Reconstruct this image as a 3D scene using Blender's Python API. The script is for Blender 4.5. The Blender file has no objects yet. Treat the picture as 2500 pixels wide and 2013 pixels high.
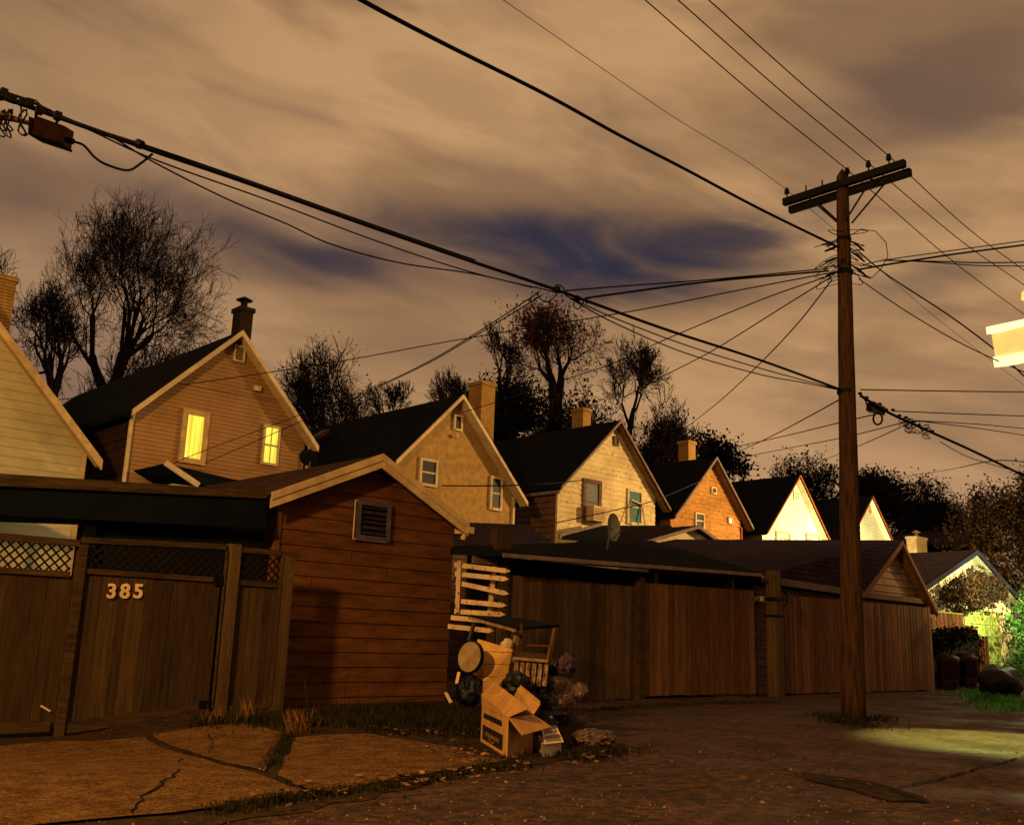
import bpy, bmesh, math, random
from mathutils import Vector, Matrix, noise
random.seed(7)
S = bpy.context.scene
COL = S.collection

# ------------------------------------------------------------------ camera
FPX = 2396.0; HEAD = math.radians(46.6); PITCH = math.atan(544/FPX); ROLL = math.radians(2.0); EYE = 1.1
F = Vector((math.cos(HEAD)*math.cos(PITCH), math.sin(HEAD)*math.cos(PITCH), math.sin(PITCH)))
R0 = Vector((math.sin(HEAD), -math.cos(HEAD), 0)); U0 = R0.cross(F)
R = math.cos(ROLL)*R0 + math.sin(ROLL)*U0; U = -math.sin(ROLL)*R0 + math.cos(ROLL)*U0
O = Vector((0, 0, EYE))
cam = bpy.data.cameras.new('camera'); co = bpy.data.objects.new('camera', cam); COL.objects.link(co)
cam.sensor_width = 36; cam.lens = FPX/2500*36; cam.clip_end = 1000; cam.clip_start = 0.05
M = Matrix((R, U, -F)).transposed().to_4x4(); M.translation = O; co.matrix_world = M
S.camera = co
S.view_settings.view_transform = 'Standard'; S.view_settings.look = 'None'
S.view_settings.exposure = 0; S.view_settings.gamma = 1

def ray(x, y): return F + R*((x-1250)/FPX) - U*((y-1006.5)/FPX)   # photograph pixel -> direction
def PY(x, y, v): d = ray(x, y); return O + d*(v/d.y)              # point on the vertical plane Y = v
def PX(x, y, v): d = ray(x, y); return O + d*(v/d.x)
def PD(x, y, zc): return O + ray(x, y)*zc                          # point at a distance along the view
def smooth(t): t = max(0, min(1, t)); return t*t*(3-2*t)
def gz(x, y):
    z = -0.22*smooth((6.3-x)/1.8)*smooth((y-7)/4) + 0.42*smooth((x-29)/9)
    return z + 0.02*noise.noise(Vector((x*.35, y*.35, 0)))
FH = Vector((math.cos(HEAD), math.sin(HEAD), 0))
def PV(x, y, dh): d = ray(x, y); return O + d*(dh/d.dot(FH))        # point on the upright plane facing the camera, dh away
def PG(x, y, off=0.0):
    d = ray(x, y); z = 0.0
    for _ in range(12):
        t = (z-EYE)/d.z; p = O + d*t; z = gz(p.x, p.y)+off
    return Vector((p.x, p.y, z))
def depth(p): return (p-O).dot(F)

# ------------------------------------------------------------------ sky (world)
W = bpy.data.worlds.new('World'); S.world = W; W.use_nodes = True
nt = W.node_tree; N = nt.nodes; L = nt.links; N.clear()
def nn(t, **k):
    n = N.new(t)
    for a, b in k.items(): setattr(n, a, b)
    return n
def mth(op, a, b=None, c=None):
    n = N.new('ShaderNodeMath'); n.operation = op
    for i, v in enumerate((a, b, c)):
        if v is None: continue
        if isinstance(v, (int, float)): n.inputs[i].default_value = v
        else: L.new(v, n.inputs[i])
    return n.outputs[0]
def mixc(fac, a, b, mode='MIX'):
    n = N.new('ShaderNodeMix'); n.data_type = 'RGBA'; n.blend_type = mode
    for i, v in ((0, fac), (6, a), (7, b)):
        if isinstance(v, (int, float)): n.inputs[i].default_value = v
        elif isinstance(v, tuple): n.inputs[i].default_value = (*v, 1)
        else: L.new(v, n.inputs[i])
    return n.outputs[2]
tc = nn('ShaderNodeTexCoord'); sep = nn('ShaderNodeSeparateXYZ'); L.new(tc.outputs['Generated'], sep.inputs[0])
az = mth('ARCTAN2', sep.outputs[1], sep.outputs[0]); el = mth('ARCSINE', sep.outputs[2])
# clouds streaked along the azimuth, slightly tilted
comb = nn('ShaderNodeCombineXYZ'); L.new(mth('MULTIPLY', az, 1.5), comb.inputs[0])
L.new(mth('MULTIPLY_ADD', az, -1.0, mth('MULTIPLY', el, 5.0)), comb.inputs[1])
def nz(scale, detail, rough=.5, dist=0.0, off=0):
    n = nn('ShaderNodeTexNoise'); mp = nn('ShaderNodeMapping'); mp.inputs[1].default_value = (off, off*1.7, off*.3)
    L.new(comb.outputs[0], mp.inputs[0]); L.new(mp.outputs[0], n.inputs[0])
    n.inputs['Scale'].default_value = scale; n.inputs['Detail'].default_value = detail; n.inputs['Roughness'].default_value = rough
    n.inputs['Distortion'].default_value = dist
    return n.outputs[0]
n1 = nz(1.9, 4, .5, .4, 1.3); n2 = nz(4.2, 4, .55, .6, 5.1)
def ss(v, a, b):
    n = nn('ShaderNodeMapRange'); n.interpolation_type = 'SMOOTHSTEP'; L.new(v, n.inputs[0])
    n.inputs[1].default_value = a; n.inputs[2].default_value = b
    return n.outputs[0]
base = mixc(ss(n1, .34, .62), (.27, .148, .073), (.53, .30, .135))
base = mixc(mth('MULTIPLY', ss(n2, .40, .66), .28), base, (.20, .112, .066))
hz = ss(el, .30, .0); base = mixc(mth('MULTIPLY', hz, .55), base, (.44, .25, .155))
lft = ss(az, .95, 1.25); base = mixc(mth('MULTIPLY', lft, mth('MULTIPLY', ss(el, .55, .1), .75)), base, (.14, .088, .08))
# dark gaps in the cloud, each an ellipse in azimuth and elevation broken up by noise
def gap(x, y, sx, sy, tilt=0):
    d = ray(x, y).normalized(); a0 = math.atan2(d.y, d.x); e0 = math.asin(d.z)
    u = mth('SUBTRACT', az, a0); v = mth('SUBTRACT', el, e0)
    v2 = mth('MULTIPLY_ADD', u, tilt, v)
    q = mth('ADD', mth('POWER', mth('ABSOLUTE', mth('DIVIDE', u, sx/FPX)), 2), mth('POWER', mth('ABSOLUTE', mth('DIVIDE', v2, sy/FPX)), 2))
    return mth('EXPONENT', mth('MULTIPLY', q, -1.0))
def add(l):
    o = l[0]
    for v in l[1:]: o = mth('ADD', o, v)
    return o
band_ = add([gap(1300, 620, 900, 130, -.08), mth('MULTIPLY', gap(500, 560, 420, 95, -.2), .8)])
base = mixc(mth('MULTIPLY', ss(mth('MULTIPLY', band_, mth('ADD', n2, .35)), .15, .95), .78), base, (.135, .078, .06))
g = add([gap(1400, 640, 330, 75, -.10), mth('MULTIPLY', gap(1150, 560, 330, 50, -.05), .55), mth('MULTIPLY', gap(620, 585, 260, 48, -.25), .75), mth('MULTIPLY', gap(850, 630, 130, 45), .7),
         mth('MULTIPLY', gap(1760, 590, 290, 80, .1), .9), mth('MULTIPLY', gap(1420, 540, 210, 55), .5), mth('MULTIPLY', gap(700, 680, 200, 40), .4),
         mth('MULTIPLY', gap(1650, 720, 400, 45), .35)])
gp = mth('MULTIPLY', g, mth('MULTIPLY_ADD', n2, 2.2, -.12))
base = mixc(mth('MULTIPLY', ss(gp, .05, 1.0), .9), base, (.085, .055, .05))
base = mixc(mth('MULTIPLY', ss(gp, .6, 1.6), .82), base, (.018, .023, .050))
g2 = add([gap(2300, 250, 330, 110, -.2), mth('MULTIPLY', gap(2250, 680, 260, 50, .1), .9), mth('MULTIPLY', gap(2420, 120, 200, 60), .6), mth('MULTIPLY', gap(60, 460, 120, 70), .8), mth('MULTIPLY', gap(700, 265, 400, 22, -.1), .45)])
base = mixc(mth('MULTIPLY', ss(mth('MULTIPLY', g2, mth('ADD', n2, .3)), .1, .9), .8), base, (.14, .085, .06))
cr = add([gap(-150, -150, 700, 420), mth('MULTIPLY', gap(2700, -50, 420, 500), .7)])
base = mixc(mth('MULTIPLY', ss(cr, .1, 1.0), .55), base, (.19, .108, .062))
base = mixc(mth('MULTIPLY', ss(el, 0.0, -.06), 1.0), base, (.03, .02, .012))
bg = nn('ShaderNodeBackground'); L.new(base, bg.inputs[0]); bg.inputs[1].default_value = 1.0
wo = nn('ShaderNodeOutputWorld'); L.new(bg.outputs[0], wo.inputs[0])

# ------------------------------------------------------------------ key lights: the sodium street lamps of the alley, outside the frame
def lamp(name, kind, loc, energy, col, r=.15, tgt=None, ang=60, blend=.5):
    l = bpy.data.lights.new(name, kind); l.energy = energy; l.color = col; l.shadow_soft_size = r
    o = bpy.data.objects.new(name, l); COL.objects.link(o); o.location = loc
    if tgt is not None: l.spot_size = math.radians(ang); l.spot_blend = blend; o.rotation_euler = (Vector(tgt)-Vector(loc)).to_track_quat('-Z', 'Y').to_euler()
    return o
LAMP_NEAR, LAMP_FAR = Vector((-7.5, 3.6, 8.0)), Vector((42, 5.5, 9.0))
lamp('near_street_lamp_light', 'POINT', LAMP_NEAR, 14500, (1, .56, .16), .55)
lamp('far_street_lamp_light', 'SPOT', LAMP_FAR, 36000, (1, .66, .25), .25, Vector((31.5, 22, 6.5)), 78, .6)

# ------------------------------------------------------------------ materials
def mat(name, c1, c2=None, scale=6, rough=.85, bump=0.0, bscale=None, stretch=(1, 1, 1), island=0.0, spec=.07, spots=None, detail=5, lines=None, emit=None, lo=.35, hi=.65, mottle=(.72, .7, .68), wet=None):
    m = bpy.data.materials.new(name); m.use_nodes = True; t = m.node_tree; n = t.nodes; l = t.links
    b = n['Principled BSDF']; b.inputs['Roughness'].default_value = rough; b.inputs['Specular IOR Level'].default_value = spec
    c2 = c2 or tuple(v*.7 for v in c1)
    tcn = n.new('ShaderNodeTexCoord'); mp = n.new('ShaderNodeMapping'); mp.inputs['Scale'].default_value = stretch
    l.new(tcn.outputs['Object'], mp.inputs[0])
    def noi(sc, det=detail):
        q = n.new('ShaderNodeTexNoise'); q.inputs['Scale'].default_value = sc; q.inputs['Detail'].default_value = det; q.inputs['Roughness'].default_value = .6
        l.new(mp.outputs[0], q.inputs[0]); return q.outputs[0]
    def mr(v, a, b_):
        q = n.new('ShaderNodeMapRange'); l.new(v, q.inputs[0]); q.inputs[1].default_value = a; q.inputs[2].default_value = b_; return q.outputs[0]
    def mx(f, a, c, mode='MIX'):
        q = n.new('ShaderNodeMix'); q.data_type = 'RGBA'; q.blend_type = mode
        for i, v in ((0, f), (6, a), (7, c)):
            if isinstance(v, (int, float)): q.inputs[i].default_value = v
            elif isinstance(v, tuple): q.inputs[i].default_value = (*v, 1)
            else: l.new(v, q.inputs[i])
        return q.outputs[2]
    nv = noi(scale); col = mx(mr(nv, lo, hi), c1, c2)
    big = noi(scale*.17, 2); col = mx(mr(big, .35, .65), col, mx(1.0, col, mottle, 'MULTIPLY'))
    if island:
        ge = n.new('ShaderNodeNewGeometry'); v = mr(ge.outputs['Random Per Island'], 0, 1)
        q = n.new('ShaderNodeMapRange'); l.new(ge.outputs['Random Per Island'], q.inputs[0]); q.inputs[3].default_value = 1-island; q.inputs[4].default_value = 1+island
        cc = n.new('ShaderNodeCombineColor'); [l.new(q.outputs[0], cc.inputs[i]) for i in range(3)]
        col = mx(1.0, col, cc.outputs[0], 'MULTIPLY')
    if spots:
        c3, sc, a, bb = spots; col = mx(mr(noi(sc, 6), a, bb), col, c3)
    if lines:
        c3, per, ax, wd = lines       # thin lines every `per` metres along an axis
        sx = n.new('ShaderNodeSeparateXYZ'); l.new(tcn.outputs['Object'], sx.inputs[0])
        def md(op, a, b_): 
            q = n.new('ShaderNodeMath'); q.operation = op
            for i, v in enumerate((a, b_)):
                if isinstance(v, (int, float)): q.inputs[i].default_value = v
                else: l.new(v, q.inputs[i])
            return q.outputs[0]
        zz = md('ADD', md('DIVIDE', sx.outputs[ax], per), md('MULTIPLY', nv, .12))
        col = mx(md('LESS_THAN', md('FRACT', zz, 0), wd), col, c3)
    l.new(col, b.inputs['Base Color'])
    if wet:
        q = n.new('ShaderNodeMapRange'); l.new(noi(.9, 6), q.inputs[0]); q.inputs[1].default_value = .38; q.inputs[2].default_value = .6; q.inputs[3].default_value = wet[0]; q.inputs[4].default_value = wet[1]; l.new(q.outputs[0], b.inputs['Roughness'])
    if bump:
        bp = n.new('ShaderNodeBump'); bp.inputs['Strength'].default_value = bump; bp.inputs['Distance'].default_value = .05 if wet or 'concrete' == name else .02
        l.new(noi(bscale or scale*3, 6), bp.inputs['Height']); l.new(bp.outputs[0], b.inputs['Normal'])
    if emit: b.inputs['Emission Color'].default_value = (*emit[0], 1); b.inputs['Emission Strength'].default_value = emit[1]
    return m
K = {}
K['asphalt'] = mat('asphalt', (.105, .042, .015), (.020, .0085, .004), 9, .7, 1, 40, spots=((.22, .12, .06), 38, .63, .72), spec=.22, wet=(.35, .9), detail=10, mottle=(.45, .42, .40), lo=.42, hi=.60)
K['concrete'] = mat('concrete', (.215, .108, .036), (.105, .052, .017), 26, .85, 1, 55, spots=((.36, .21, .10), 48, .66, .74), detail=8, mottle=(.60, .52, .45), lo=.42, hi=.58)
K['dirt'] = mat('dirt', (.045, .022, .009), (.014, .008, .004), 9, .95, .6, 30)
K['tar'] = mat('tar', (.012, .009, .006), (.006, .005, .004), 5, .9)
K['fence_dark'] = mat('dark_stained_wood', (.060, .034, .013), (.034, .019, .0075), 7, .85, .5, 20, (3, 3, .3), island=.35)
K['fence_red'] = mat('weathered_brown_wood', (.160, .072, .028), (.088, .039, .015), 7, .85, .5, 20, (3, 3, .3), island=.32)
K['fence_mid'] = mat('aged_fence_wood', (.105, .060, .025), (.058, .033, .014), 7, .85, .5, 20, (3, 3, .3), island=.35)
K['lattice'] = mat('dark_lattice_wood', (.016, .009, .004), (.008, .005, .003), 7, .9)
K['rail'] = mat('rail_wood', (.065, .036, .015), (.026, .014, .006), 7, .85, .4, 20, (.4, 3, 3))
K['shed'] = mat('red_brown_siding', (.135, .048, .014), (.070, .025, .008), 3, .85, .4, 30, (.6, 1, 3), spots=((.35, .2, .12), 30, .74, .78))
K['cream_trim'] = mat('cream_trim_paint', (.58, .40, .19), (.42, .28, .13), 6, .7, .2, 20)
K['white_trim'] = mat('white_trim_paint', (.62, .47, .27), (.5, .37, .22), 6, .6)
K['grey_trim'] = mat('grey_trim_paint', (.22, .15, .12), (.14, .1, .09), 8, .7)
K['roof'] = mat('dark_shingles', (.010, .011, .014), (.005, .006, .008), 9, 1, .6, 25, spec=.02, lines=((.006, .006, .008), .13, 2, .16))
K['roof_purple'] = mat('purplish_shingles', (.036, .022, .036), (.016, .010, .018), 12, 1, .5, 25, spec=.02, lines=((.008, .006, .009), .12, 2, .2))
K['roof_brown'] = mat('brown_shingles', (.07, .034, .024), (.03, .016, .014), 8, 1, .5, 25, spec=.02, lines=((.012, .008, .008), .055, 2, .3))
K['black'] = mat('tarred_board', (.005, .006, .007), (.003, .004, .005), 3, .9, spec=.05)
K['siding_cream'] = mat('cream_siding', (.50, .42, .22), (.44, .36, .19), 3, .7)
K['siding_tan'] = mat('tan_siding', (.34, .185, .082), (.29, .158, .07), 3, .75)
K['stucco'] = mat('ochre_stucco', (.42, .25, .085), (.35, .205, .068), 30, .95, .5, 60)
K['siding_peel'] = mat('peeling_cream_siding', (.64, .49, .26), (.55, .41, .21), 5, .8, .2, 20, (1, 1, 1.4), spots=((.16, .07, .03), 7, .60, .66))
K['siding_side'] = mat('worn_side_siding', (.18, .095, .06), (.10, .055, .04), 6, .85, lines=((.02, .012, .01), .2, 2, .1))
K['siding_orange'] = mat('orange_weathered_siding', (.46, .22, .05), (.32, .13, .03), 4, .85, .3, 20, (1, 1, 2), spots=((.08, .03, .01), 6, .60, .68))
K['siding_white'] = mat('white_siding', (.72, .70, .52), (.66, .64, .46), 3, .7)
K['brick_yellow'] = mat('yellow_brick', (.40, .22, .06), (.28, .15, .04), 10, .9, .5, 20, spots=((.12, .06, .02), 14, .6, .68), lines=((.07, .04, .02), .075, 2, .2))
K['brick_dark'] = mat('dark_brick', (.034, .018, .012), (.018, .010, .007), 10, .9, .5, 20, lines=((.015, .01, .008), .075, 2, .2))
K['rust_trim'] = mat('rust_red_trim', (.28, .07, .02), (.2, .05, .015), 6, .8)
K['soffit'] = mat('soffit_wood', (.26, .14, .055), (.18, .09, .04), 6, .85, lines=((.05, .03, .015), .11, 1, .12))
K['glass_dark'] = mat('dark_window_glass', (.006, .005, .006), (.018, .013, .012), 2, .5, spec=.15)
K['glass_teal'] = mat('teal_curtain_behind_glass', (.05, .16, .15), (.02, .07, .07), 9, .6, stretch=(6, 6, .3), spec=.1)
K['metal'] = mat('dull_metal', (.07, .045, .05), (.035, .025, .03), 8, .45, spec=.5)
K['iron'] = mat('black_hardware', (.006, .006, .007), (.003, .003, .003), 8, .6)
K['cable'] = mat('black_cable', (.004, .004, .006), (.003, .003, .004), 8, .7)
K['pole'] = mat('creosoted_pole', (.075, .032, .013), (.020, .010, .005), 9, .9, .7, 18, (3, 3, .25))
K['pole_dark'] = mat('dark_crossarm_wood', (.012, .009, .009), (.006, .005, .006), 9, .9)
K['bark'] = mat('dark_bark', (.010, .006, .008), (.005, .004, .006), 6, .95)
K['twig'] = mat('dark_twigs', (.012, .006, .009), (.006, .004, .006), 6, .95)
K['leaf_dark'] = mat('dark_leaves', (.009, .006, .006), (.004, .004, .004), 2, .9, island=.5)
K['leaf_red'] = mat('reddish_leaves', (.15, .035, .04), (.07, .02, .025), 2, .9, island=.5)
K['leaf_orange'] = mat('autumn_leaves', (.085, .036, .007), (.012, .011, .004), 1.1, .8, island=.6)
K['leaf_green'] = mat('green_leaves', (.06, .15, .03), (.03, .09, .02), 3, .6, island=.5)
K['vine_brown'] = mat('dry_vine_leaves', (.06, .028, .010), (.03, .025, .015), 1.2, .9, island=.6)
K['grass'] = mat('dark_grass', (.026, .020, .006), (.010, .009, .003), 3, .9, island=.5)
K['grass_green'] = mat('bright_green_grass', (.06, .20, .04), (.03, .10, .02), 3, .8, island=.5)
K['dry_grass'] = mat('dry_grass', (.20, .085, .022), (.06, .026, .008), 3, .9, island=.5)
K['leaf_litter'] = mat('fallen_dry_leaves', (.24, .11, .05), (.06, .028, .013), 3, .9, island=.7)
K['cardboard'] = mat('cardboard', (.46, .24, .075), (.36, .18, .055), 8, .85, .5, 9, spots=((.24, .115, .035), 10, .58, .72))
K['tape'] = mat('brown_parcel_tape', (.33, .15, .04), (.28, .125, .035), 20, .35, spec=.5)
K['ink'] = mat('black_print', (.012, .009, .007), (.02, .014, .01), 9, .7)
K['paper'] = mat('printed_paper', (.62, .50, .36), (.5, .4, .28), 8, .8)
K['red_print'] = mat('red_print', (.45, .04, .03), (.4, .035, .025), 8, .8)
K['plywood'] = mat('yellowed_plywood', (.50, .28, .075), (.38, .20, .05), 12, .8, spots=((.24, .12, .03), 18, .58, .7), lines=((.08, .04, .012), .135, 2, .06))
K['old_wood'] = mat('grey_old_wood', (.33, .20, .10), (.14, .08, .04), 9, .9, .4, 25, (3, 3, .4))
K['picket'] = mat('flaking_white_paint', (.60, .42, .24), (.48, .32, .17), 12, .85, .4, 30, spots=((.12, .07, .035), 16, .56, .66))
K['flaky'] = mat('flaking_grey_paint', (.30, .18, .10), (.05, .028, .015), 16, .9, .4, 30, (2, 2, .5), spots=((.03, .018, .01), 20, .5, .6))
K['disc'] = mat('round_board', (.26, .17, .085), (.2, .13, .065), 24, .9, .5, 40)
K['bag'] = mat('black_bin_bag', (.004, .004, .005), (.003, .003, .004), 3, .5, .7, 10, spec=.2)
K['clear_bag'] = mat('cloudy_plastic_over_leaves', (.13, .06, .025), (.014, .008, .006), 22, .45, 1, 30, spots=((.50, .30, .15), 36, .60, .66), spec=.3)
K['purple_bag'] = mat('purple_plastic', (.05, .016, .04), (.02, .008, .02), 6, .55, .5, 9, spec=.25)
K['number'] = mat('brass_house_number', (.75, .52, .27), (.65, .45, .23), 8, .5)
K['bin'] = mat('dull_red_bin', (.030, .010, .013), (.012, .006, .008), 7, .5, .3, 12, spots=((.3, .15, .12), 12, .66, .74))  # pale spots are glints painted into the colour
K['door_green'] = mat('pale_green_door', (.30, .40, .10), (.26, .35, .09), 3, .6)
K['wall_pale'] = mat('pale_stucco', (.62, .60, .42), (.56, .54, .36), 9, .9, .3, 30)
K['blue_trim'] = mat('dark_blue_trim', (.008, .011, .032), (.006, .008, .02), 6, .9, spec=.05)
K['dish'] = mat('grey_green_dish', (.20, .20, .13), (.14, .14, .09), 4, .6)
K['cloth'] = mat('pale_cloth', (.5, .36, .22), (.4, .28, .17), 6, .9)
def litmat():
    m = bpy.data.materials.new('curtain_lit_from_inside'); m.use_nodes = True; t = m.node_tree; n = t.nodes; l = t.links
    b = n['Principled BSDF']; tcn = n.new('ShaderNodeTexCoord'); mp = n.new('ShaderNodeMapping'); mp.inputs['Scale'].default_value = (9, 1, .35)
    q = n.new('ShaderNodeTexNoise'); q.inputs['Scale'].default_value = 1.6; q.inputs['Detail'].default_value = 3
    l.new(tcn.outputs['Object'], mp.inputs[0]); l.new(mp.outputs[0], q.inputs[0])
    r = n.new('ShaderNodeValToRGB'); r.color_ramp.elements[0].position = .32; r.color_ramp.elements[0].color = (.75, .42, .015, 1)
    r.color_ramp.elements[1].position = .6; r.color_ramp.elements[1].color = (1, .95, .09, 1)
    l.new(q.outputs[0], r.inputs[0]); l.new(r.outputs[0], b.inputs['Emission Color']); b.inputs['Emission Strength'].default_value = 1.0
    b.inputs['Base Color'].default_value = (.3, .2, .05, 1); return m
K['lit'] = litmat()
K['glow'] = mat('lamp_glass', (.9, .8, .5), None, 4, .4, emit=((1, .88, .45), 1.25))
K['glow_dim'] = mat('lamp_housing_glow', (.8, .6, .25), None, 4, .5, emit=((1, .72, .20), .75))
K['bulb'] = mat('bulb_glass', (.9, .9, .8), None, 4, .4, emit=((.95, 1, .75), 6))

# ------------------------------------------------------------------ building helpers
ORG = {}
def prop(o, label=None, cat=None, group=None, kind=None):
    if label: o['label'] = label
    if cat: o['category'] = cat
    if group: o['group'] = group
    if kind: o['kind'] = kind
    return o
def thing(name, label, cat, loc=(0, 0, 0), group=None):
    o = bpy.data.objects.new(name, None); COL.objects.link(o); o.location = loc; o.empty_display_size = .2
    ORG[o.name] = Vector(loc); return prop(o, label, cat, group)
class MB:
    def __init__(s): s.v = []; s.f = []
    def face(s, pts):
        i = len(s.v); s.v += [Vector(p) for p in pts]; s.f.append(list(range(i, i+len(pts))))
    def hexa(s, p):       # p: 4 bottom, 4 top (same winding)
        i = len(s.v); s.v += [Vector(q) for q in p]
        for f in ((3, 2, 1, 0), (4, 5, 6, 7), (0, 1, 5, 4), (1, 2, 6, 5), (2, 3, 7, 6), (3, 0, 4, 7)): s.f.append([i+k for k in f])
        return s
    def box(s, a, b):
        (x0, y0, z0), (x1, y1, z1) = a, b
        return s.hexa([(x0, y0, z0), (x1, y0, z0), (x1, y1, z0), (x0, y1, z0), (x0, y0, z1), (x1, y0, z1), (x1, y1, z1), (x0, y1, z1)])
    def beam(s, a, b, w, h, up=(0, 0, 1)):      # box between two points, w sideways, h along up
        a, b = Vector(a), Vector(b); d = (b-a).normalized(); sd = d.cross(Vector(up))
        if sd.length < 1e-4: sd = d.cross(Vector((1, 0, 0)))
        sd.normalize(); uu = sd.cross(d).normalized(); sd *= w/2; uu = uu*(h/2)
        return s.hexa([a-sd-uu, a+sd-uu, b+sd-uu, b-sd-uu, a-sd+uu, a+sd+uu, b+sd+uu, b-sd+uu])
    def prism(s, pts, ext):
        ext = Vector(ext); n = len(pts); i = len(s.v); s.v += [Vector(p) for p in pts]+[Vector(p)+ext for p in pts]
        s.f.append([i+k for k in range(n)][::-1]); s.f.append([i+n+k for k in range(n)])
        for k in range(n): s.f.append([i+k, i+(k+1) % n, i+n+(k+1) % n, i+n+k])
        return s
    def tube(s, pts, rad, sides=6, cap=True):
        pts = [Vector(p) for p in pts]; n = len(pts); i0 = len(s.v)
        if not isinstance(rad, (list, tuple)): rad = [rad]*n
        t = (pts[1]-pts[0]).normalized(); a = t.orthogonal().normalized()
        for k in range(n):
            t2 = (pts[min(k+1, n-1)]-pts[max(k-1, 0)]).normalized()
            a = (a-t2*a.dot(t2)); a = a.normalized() if a.length > 1e-5 else t2.orthogonal().normalized(); b = t2.cross(a)
            for j in range(sides):
                an = 2*math.pi*j/sides; s.v.append(pts[k]+(a*math.cos(an)+b*math.sin(an))*rad[k])
        for k in range(n-1):
            for j in range(sides):
                j2 = (j+1) % sides; s.f.append([i0+k*sides+j, i0+k*sides+j2, i0+(k+1)*sides+j2, i0+(k+1)*sides+j])
        if cap: s.f.append([i0+j for j in range(sides)][::-1]); s.f.append([i0+(n-1)*sides+j for j in range(sides)])
        return s
    def lathe(s, c, prof, axis=(0, 0, 1), sides=20):
        c = Vector(c); ax = Vector(axis).normalized(); pts = [c+ax*h for r, h in prof]
        i0 = len(s.v); a = ax.orthogonal().normalized(); b = ax.cross(a)
        for r, h in prof:
            for j in range(sides): an = 2*math.pi*j/sides; s.v.append(c+ax*h+(a*math.cos(an)+b*math.sin(an))*r)
        for k in range(len(prof)-1):
            for j in range(sides): j2 = (j+1) % sides; s.f.append([i0+k*sides+j, i0+k*sides+j2, i0+(k+1)*sides+j2, i0+(k+1)*sides+j])
        return s
    def blob(s, c, r, seed=0, amp=.2, freq=2.5, flat=.0, sub=3):
        bm = bmesh.new(); bmesh.ops.create_icosphere(bm, subdivisions=sub, radius=1); i0 = len(s.v); c = Vector(c)
        for v in bm.verts:
            d = v.co.copy(); k = 1+amp*noise.noise(d*freq+Vector((seed, seed*2, 0)))+amp*.5*noise.noise(d*freq*2.7+Vector((seed, 0, 5)))+amp*.35*abs(noise.noise(d*freq*6+Vector((0, seed, 5))))
            q = Vector((d.x*r[0]*k, d.y*r[1]*k, d.z*r[2]*k)); q.z = max(q.z, -r[2]*(1-flat)); s.v.append(c+q)
        for f in bm.faces: s.f.append([i0+v.index for v in f.verts])
        bm.free(); return s
    def build(s, name, m, parent=None, org=None, smooth_=False, label=None, fix=True):
        me = bpy.data.meshes.new(name); base = ORG.get(parent.name, Vector()) if parent else (Vector(org) if org is not None else Vector())
        me.from_pydata([tuple(v-base) for v in s.v], [], s.f); me.materials.append(m if not isinstance(m, str) else K[m])
        if fix:
            bm = bmesh.new(); bm.from_mesh(me); bmesh.ops.recalc_face_normals(bm, faces=bm.faces); bm.to_mesh(me); bm.free()
        if smooth_: me.polygons.foreach_set('use_smooth', [True]*len(me.polygons))
        o = bpy.data.objects.new(name, me); COL.objects.link(o)
        if parent: o.parent = parent
        else: o.location = base
        ORG[o.name] = base
        if label: o['label'] = label
        return o

def each(mb, name, mt, parent, n=8):
    for i in range(0, len(mb.v), n):
        q = MB(); q.v = mb.v[i:i+n]; q.f = [[k-i for k in f] for f in mb.f if i <= f[0] < i+n]; q.build(name, mt, parent)
def clip(poly, z0, z1):
    def half(p, z, s):
        out = []
        for i in range(len(p)):
            a, b = p[i], p[(i+1) % len(p)]; ia, ib = s*(a[1]-z) >= 0, s*(b[1]-z) >= 0
            if ia: out.append(a)
            if ia != ib: t = (z-a[1])/(b[1]-a[1]); out.append((a[0]+(b[0]-a[0])*t, z))
        return out
    p = half(poly, z0, 1)
    return half(p, z1, -1) if len(p) > 2 else []
def lap(mb, org, u, nrm, poly, course, out=.02, jit=0.0):
    """lap siding: boards tilted out at their lower edge, clipped to a convex outline in (u, z)"""
    org, u, nrm = Vector(org), Vector(u), Vector(nrm); zs = [p[1] for p in poly]; z = min(zs)
    while z < max(zs)-1e-4:
        c = clip(poly, z, min(z+course, max(zs)))
        if len(c) > 2:
            j = random.uniform(-jit, jit)
            P = [org+u*a+Vector((0, 0, b))+nrm*(out*(1-(b-z)/course)+j) for a, b in c]; mb.face(P)
            lo = [a for a, b in c if abs(b-z) < 1e-5]
            if len(lo) >= 2:
                a0, a1 = min(lo), max(lo); mb.face([org+u*a0+Vector((0, 0, z)), org+u*a1+Vector((0, 0, z)), org+u*a1+Vector((0, 0, z))+nrm*(out+j), org+u*a0+Vector((0, 0, z))+nrm*(out+j)])
        z += course
def chevron(mb, L_, P_, R_, y0, y1, t):
    """roof cross-section through left eave, peak, right eave (x, z) extruded from y0 to y1, t thick downward"""
    for a, b in ((L_, P_), (P_, R_)):
        mb.hexa([(a[0], y0, a[1]-t), (b[0], y0, b[1]-t), (b[0], y1, b[1]-t), (a[0], y1, a[1]-t), (a[0], y0, a[1]), (b[0], y0, b[1]), (b[0], y1, b[1]), (a[0], y1, a[1])])
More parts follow.
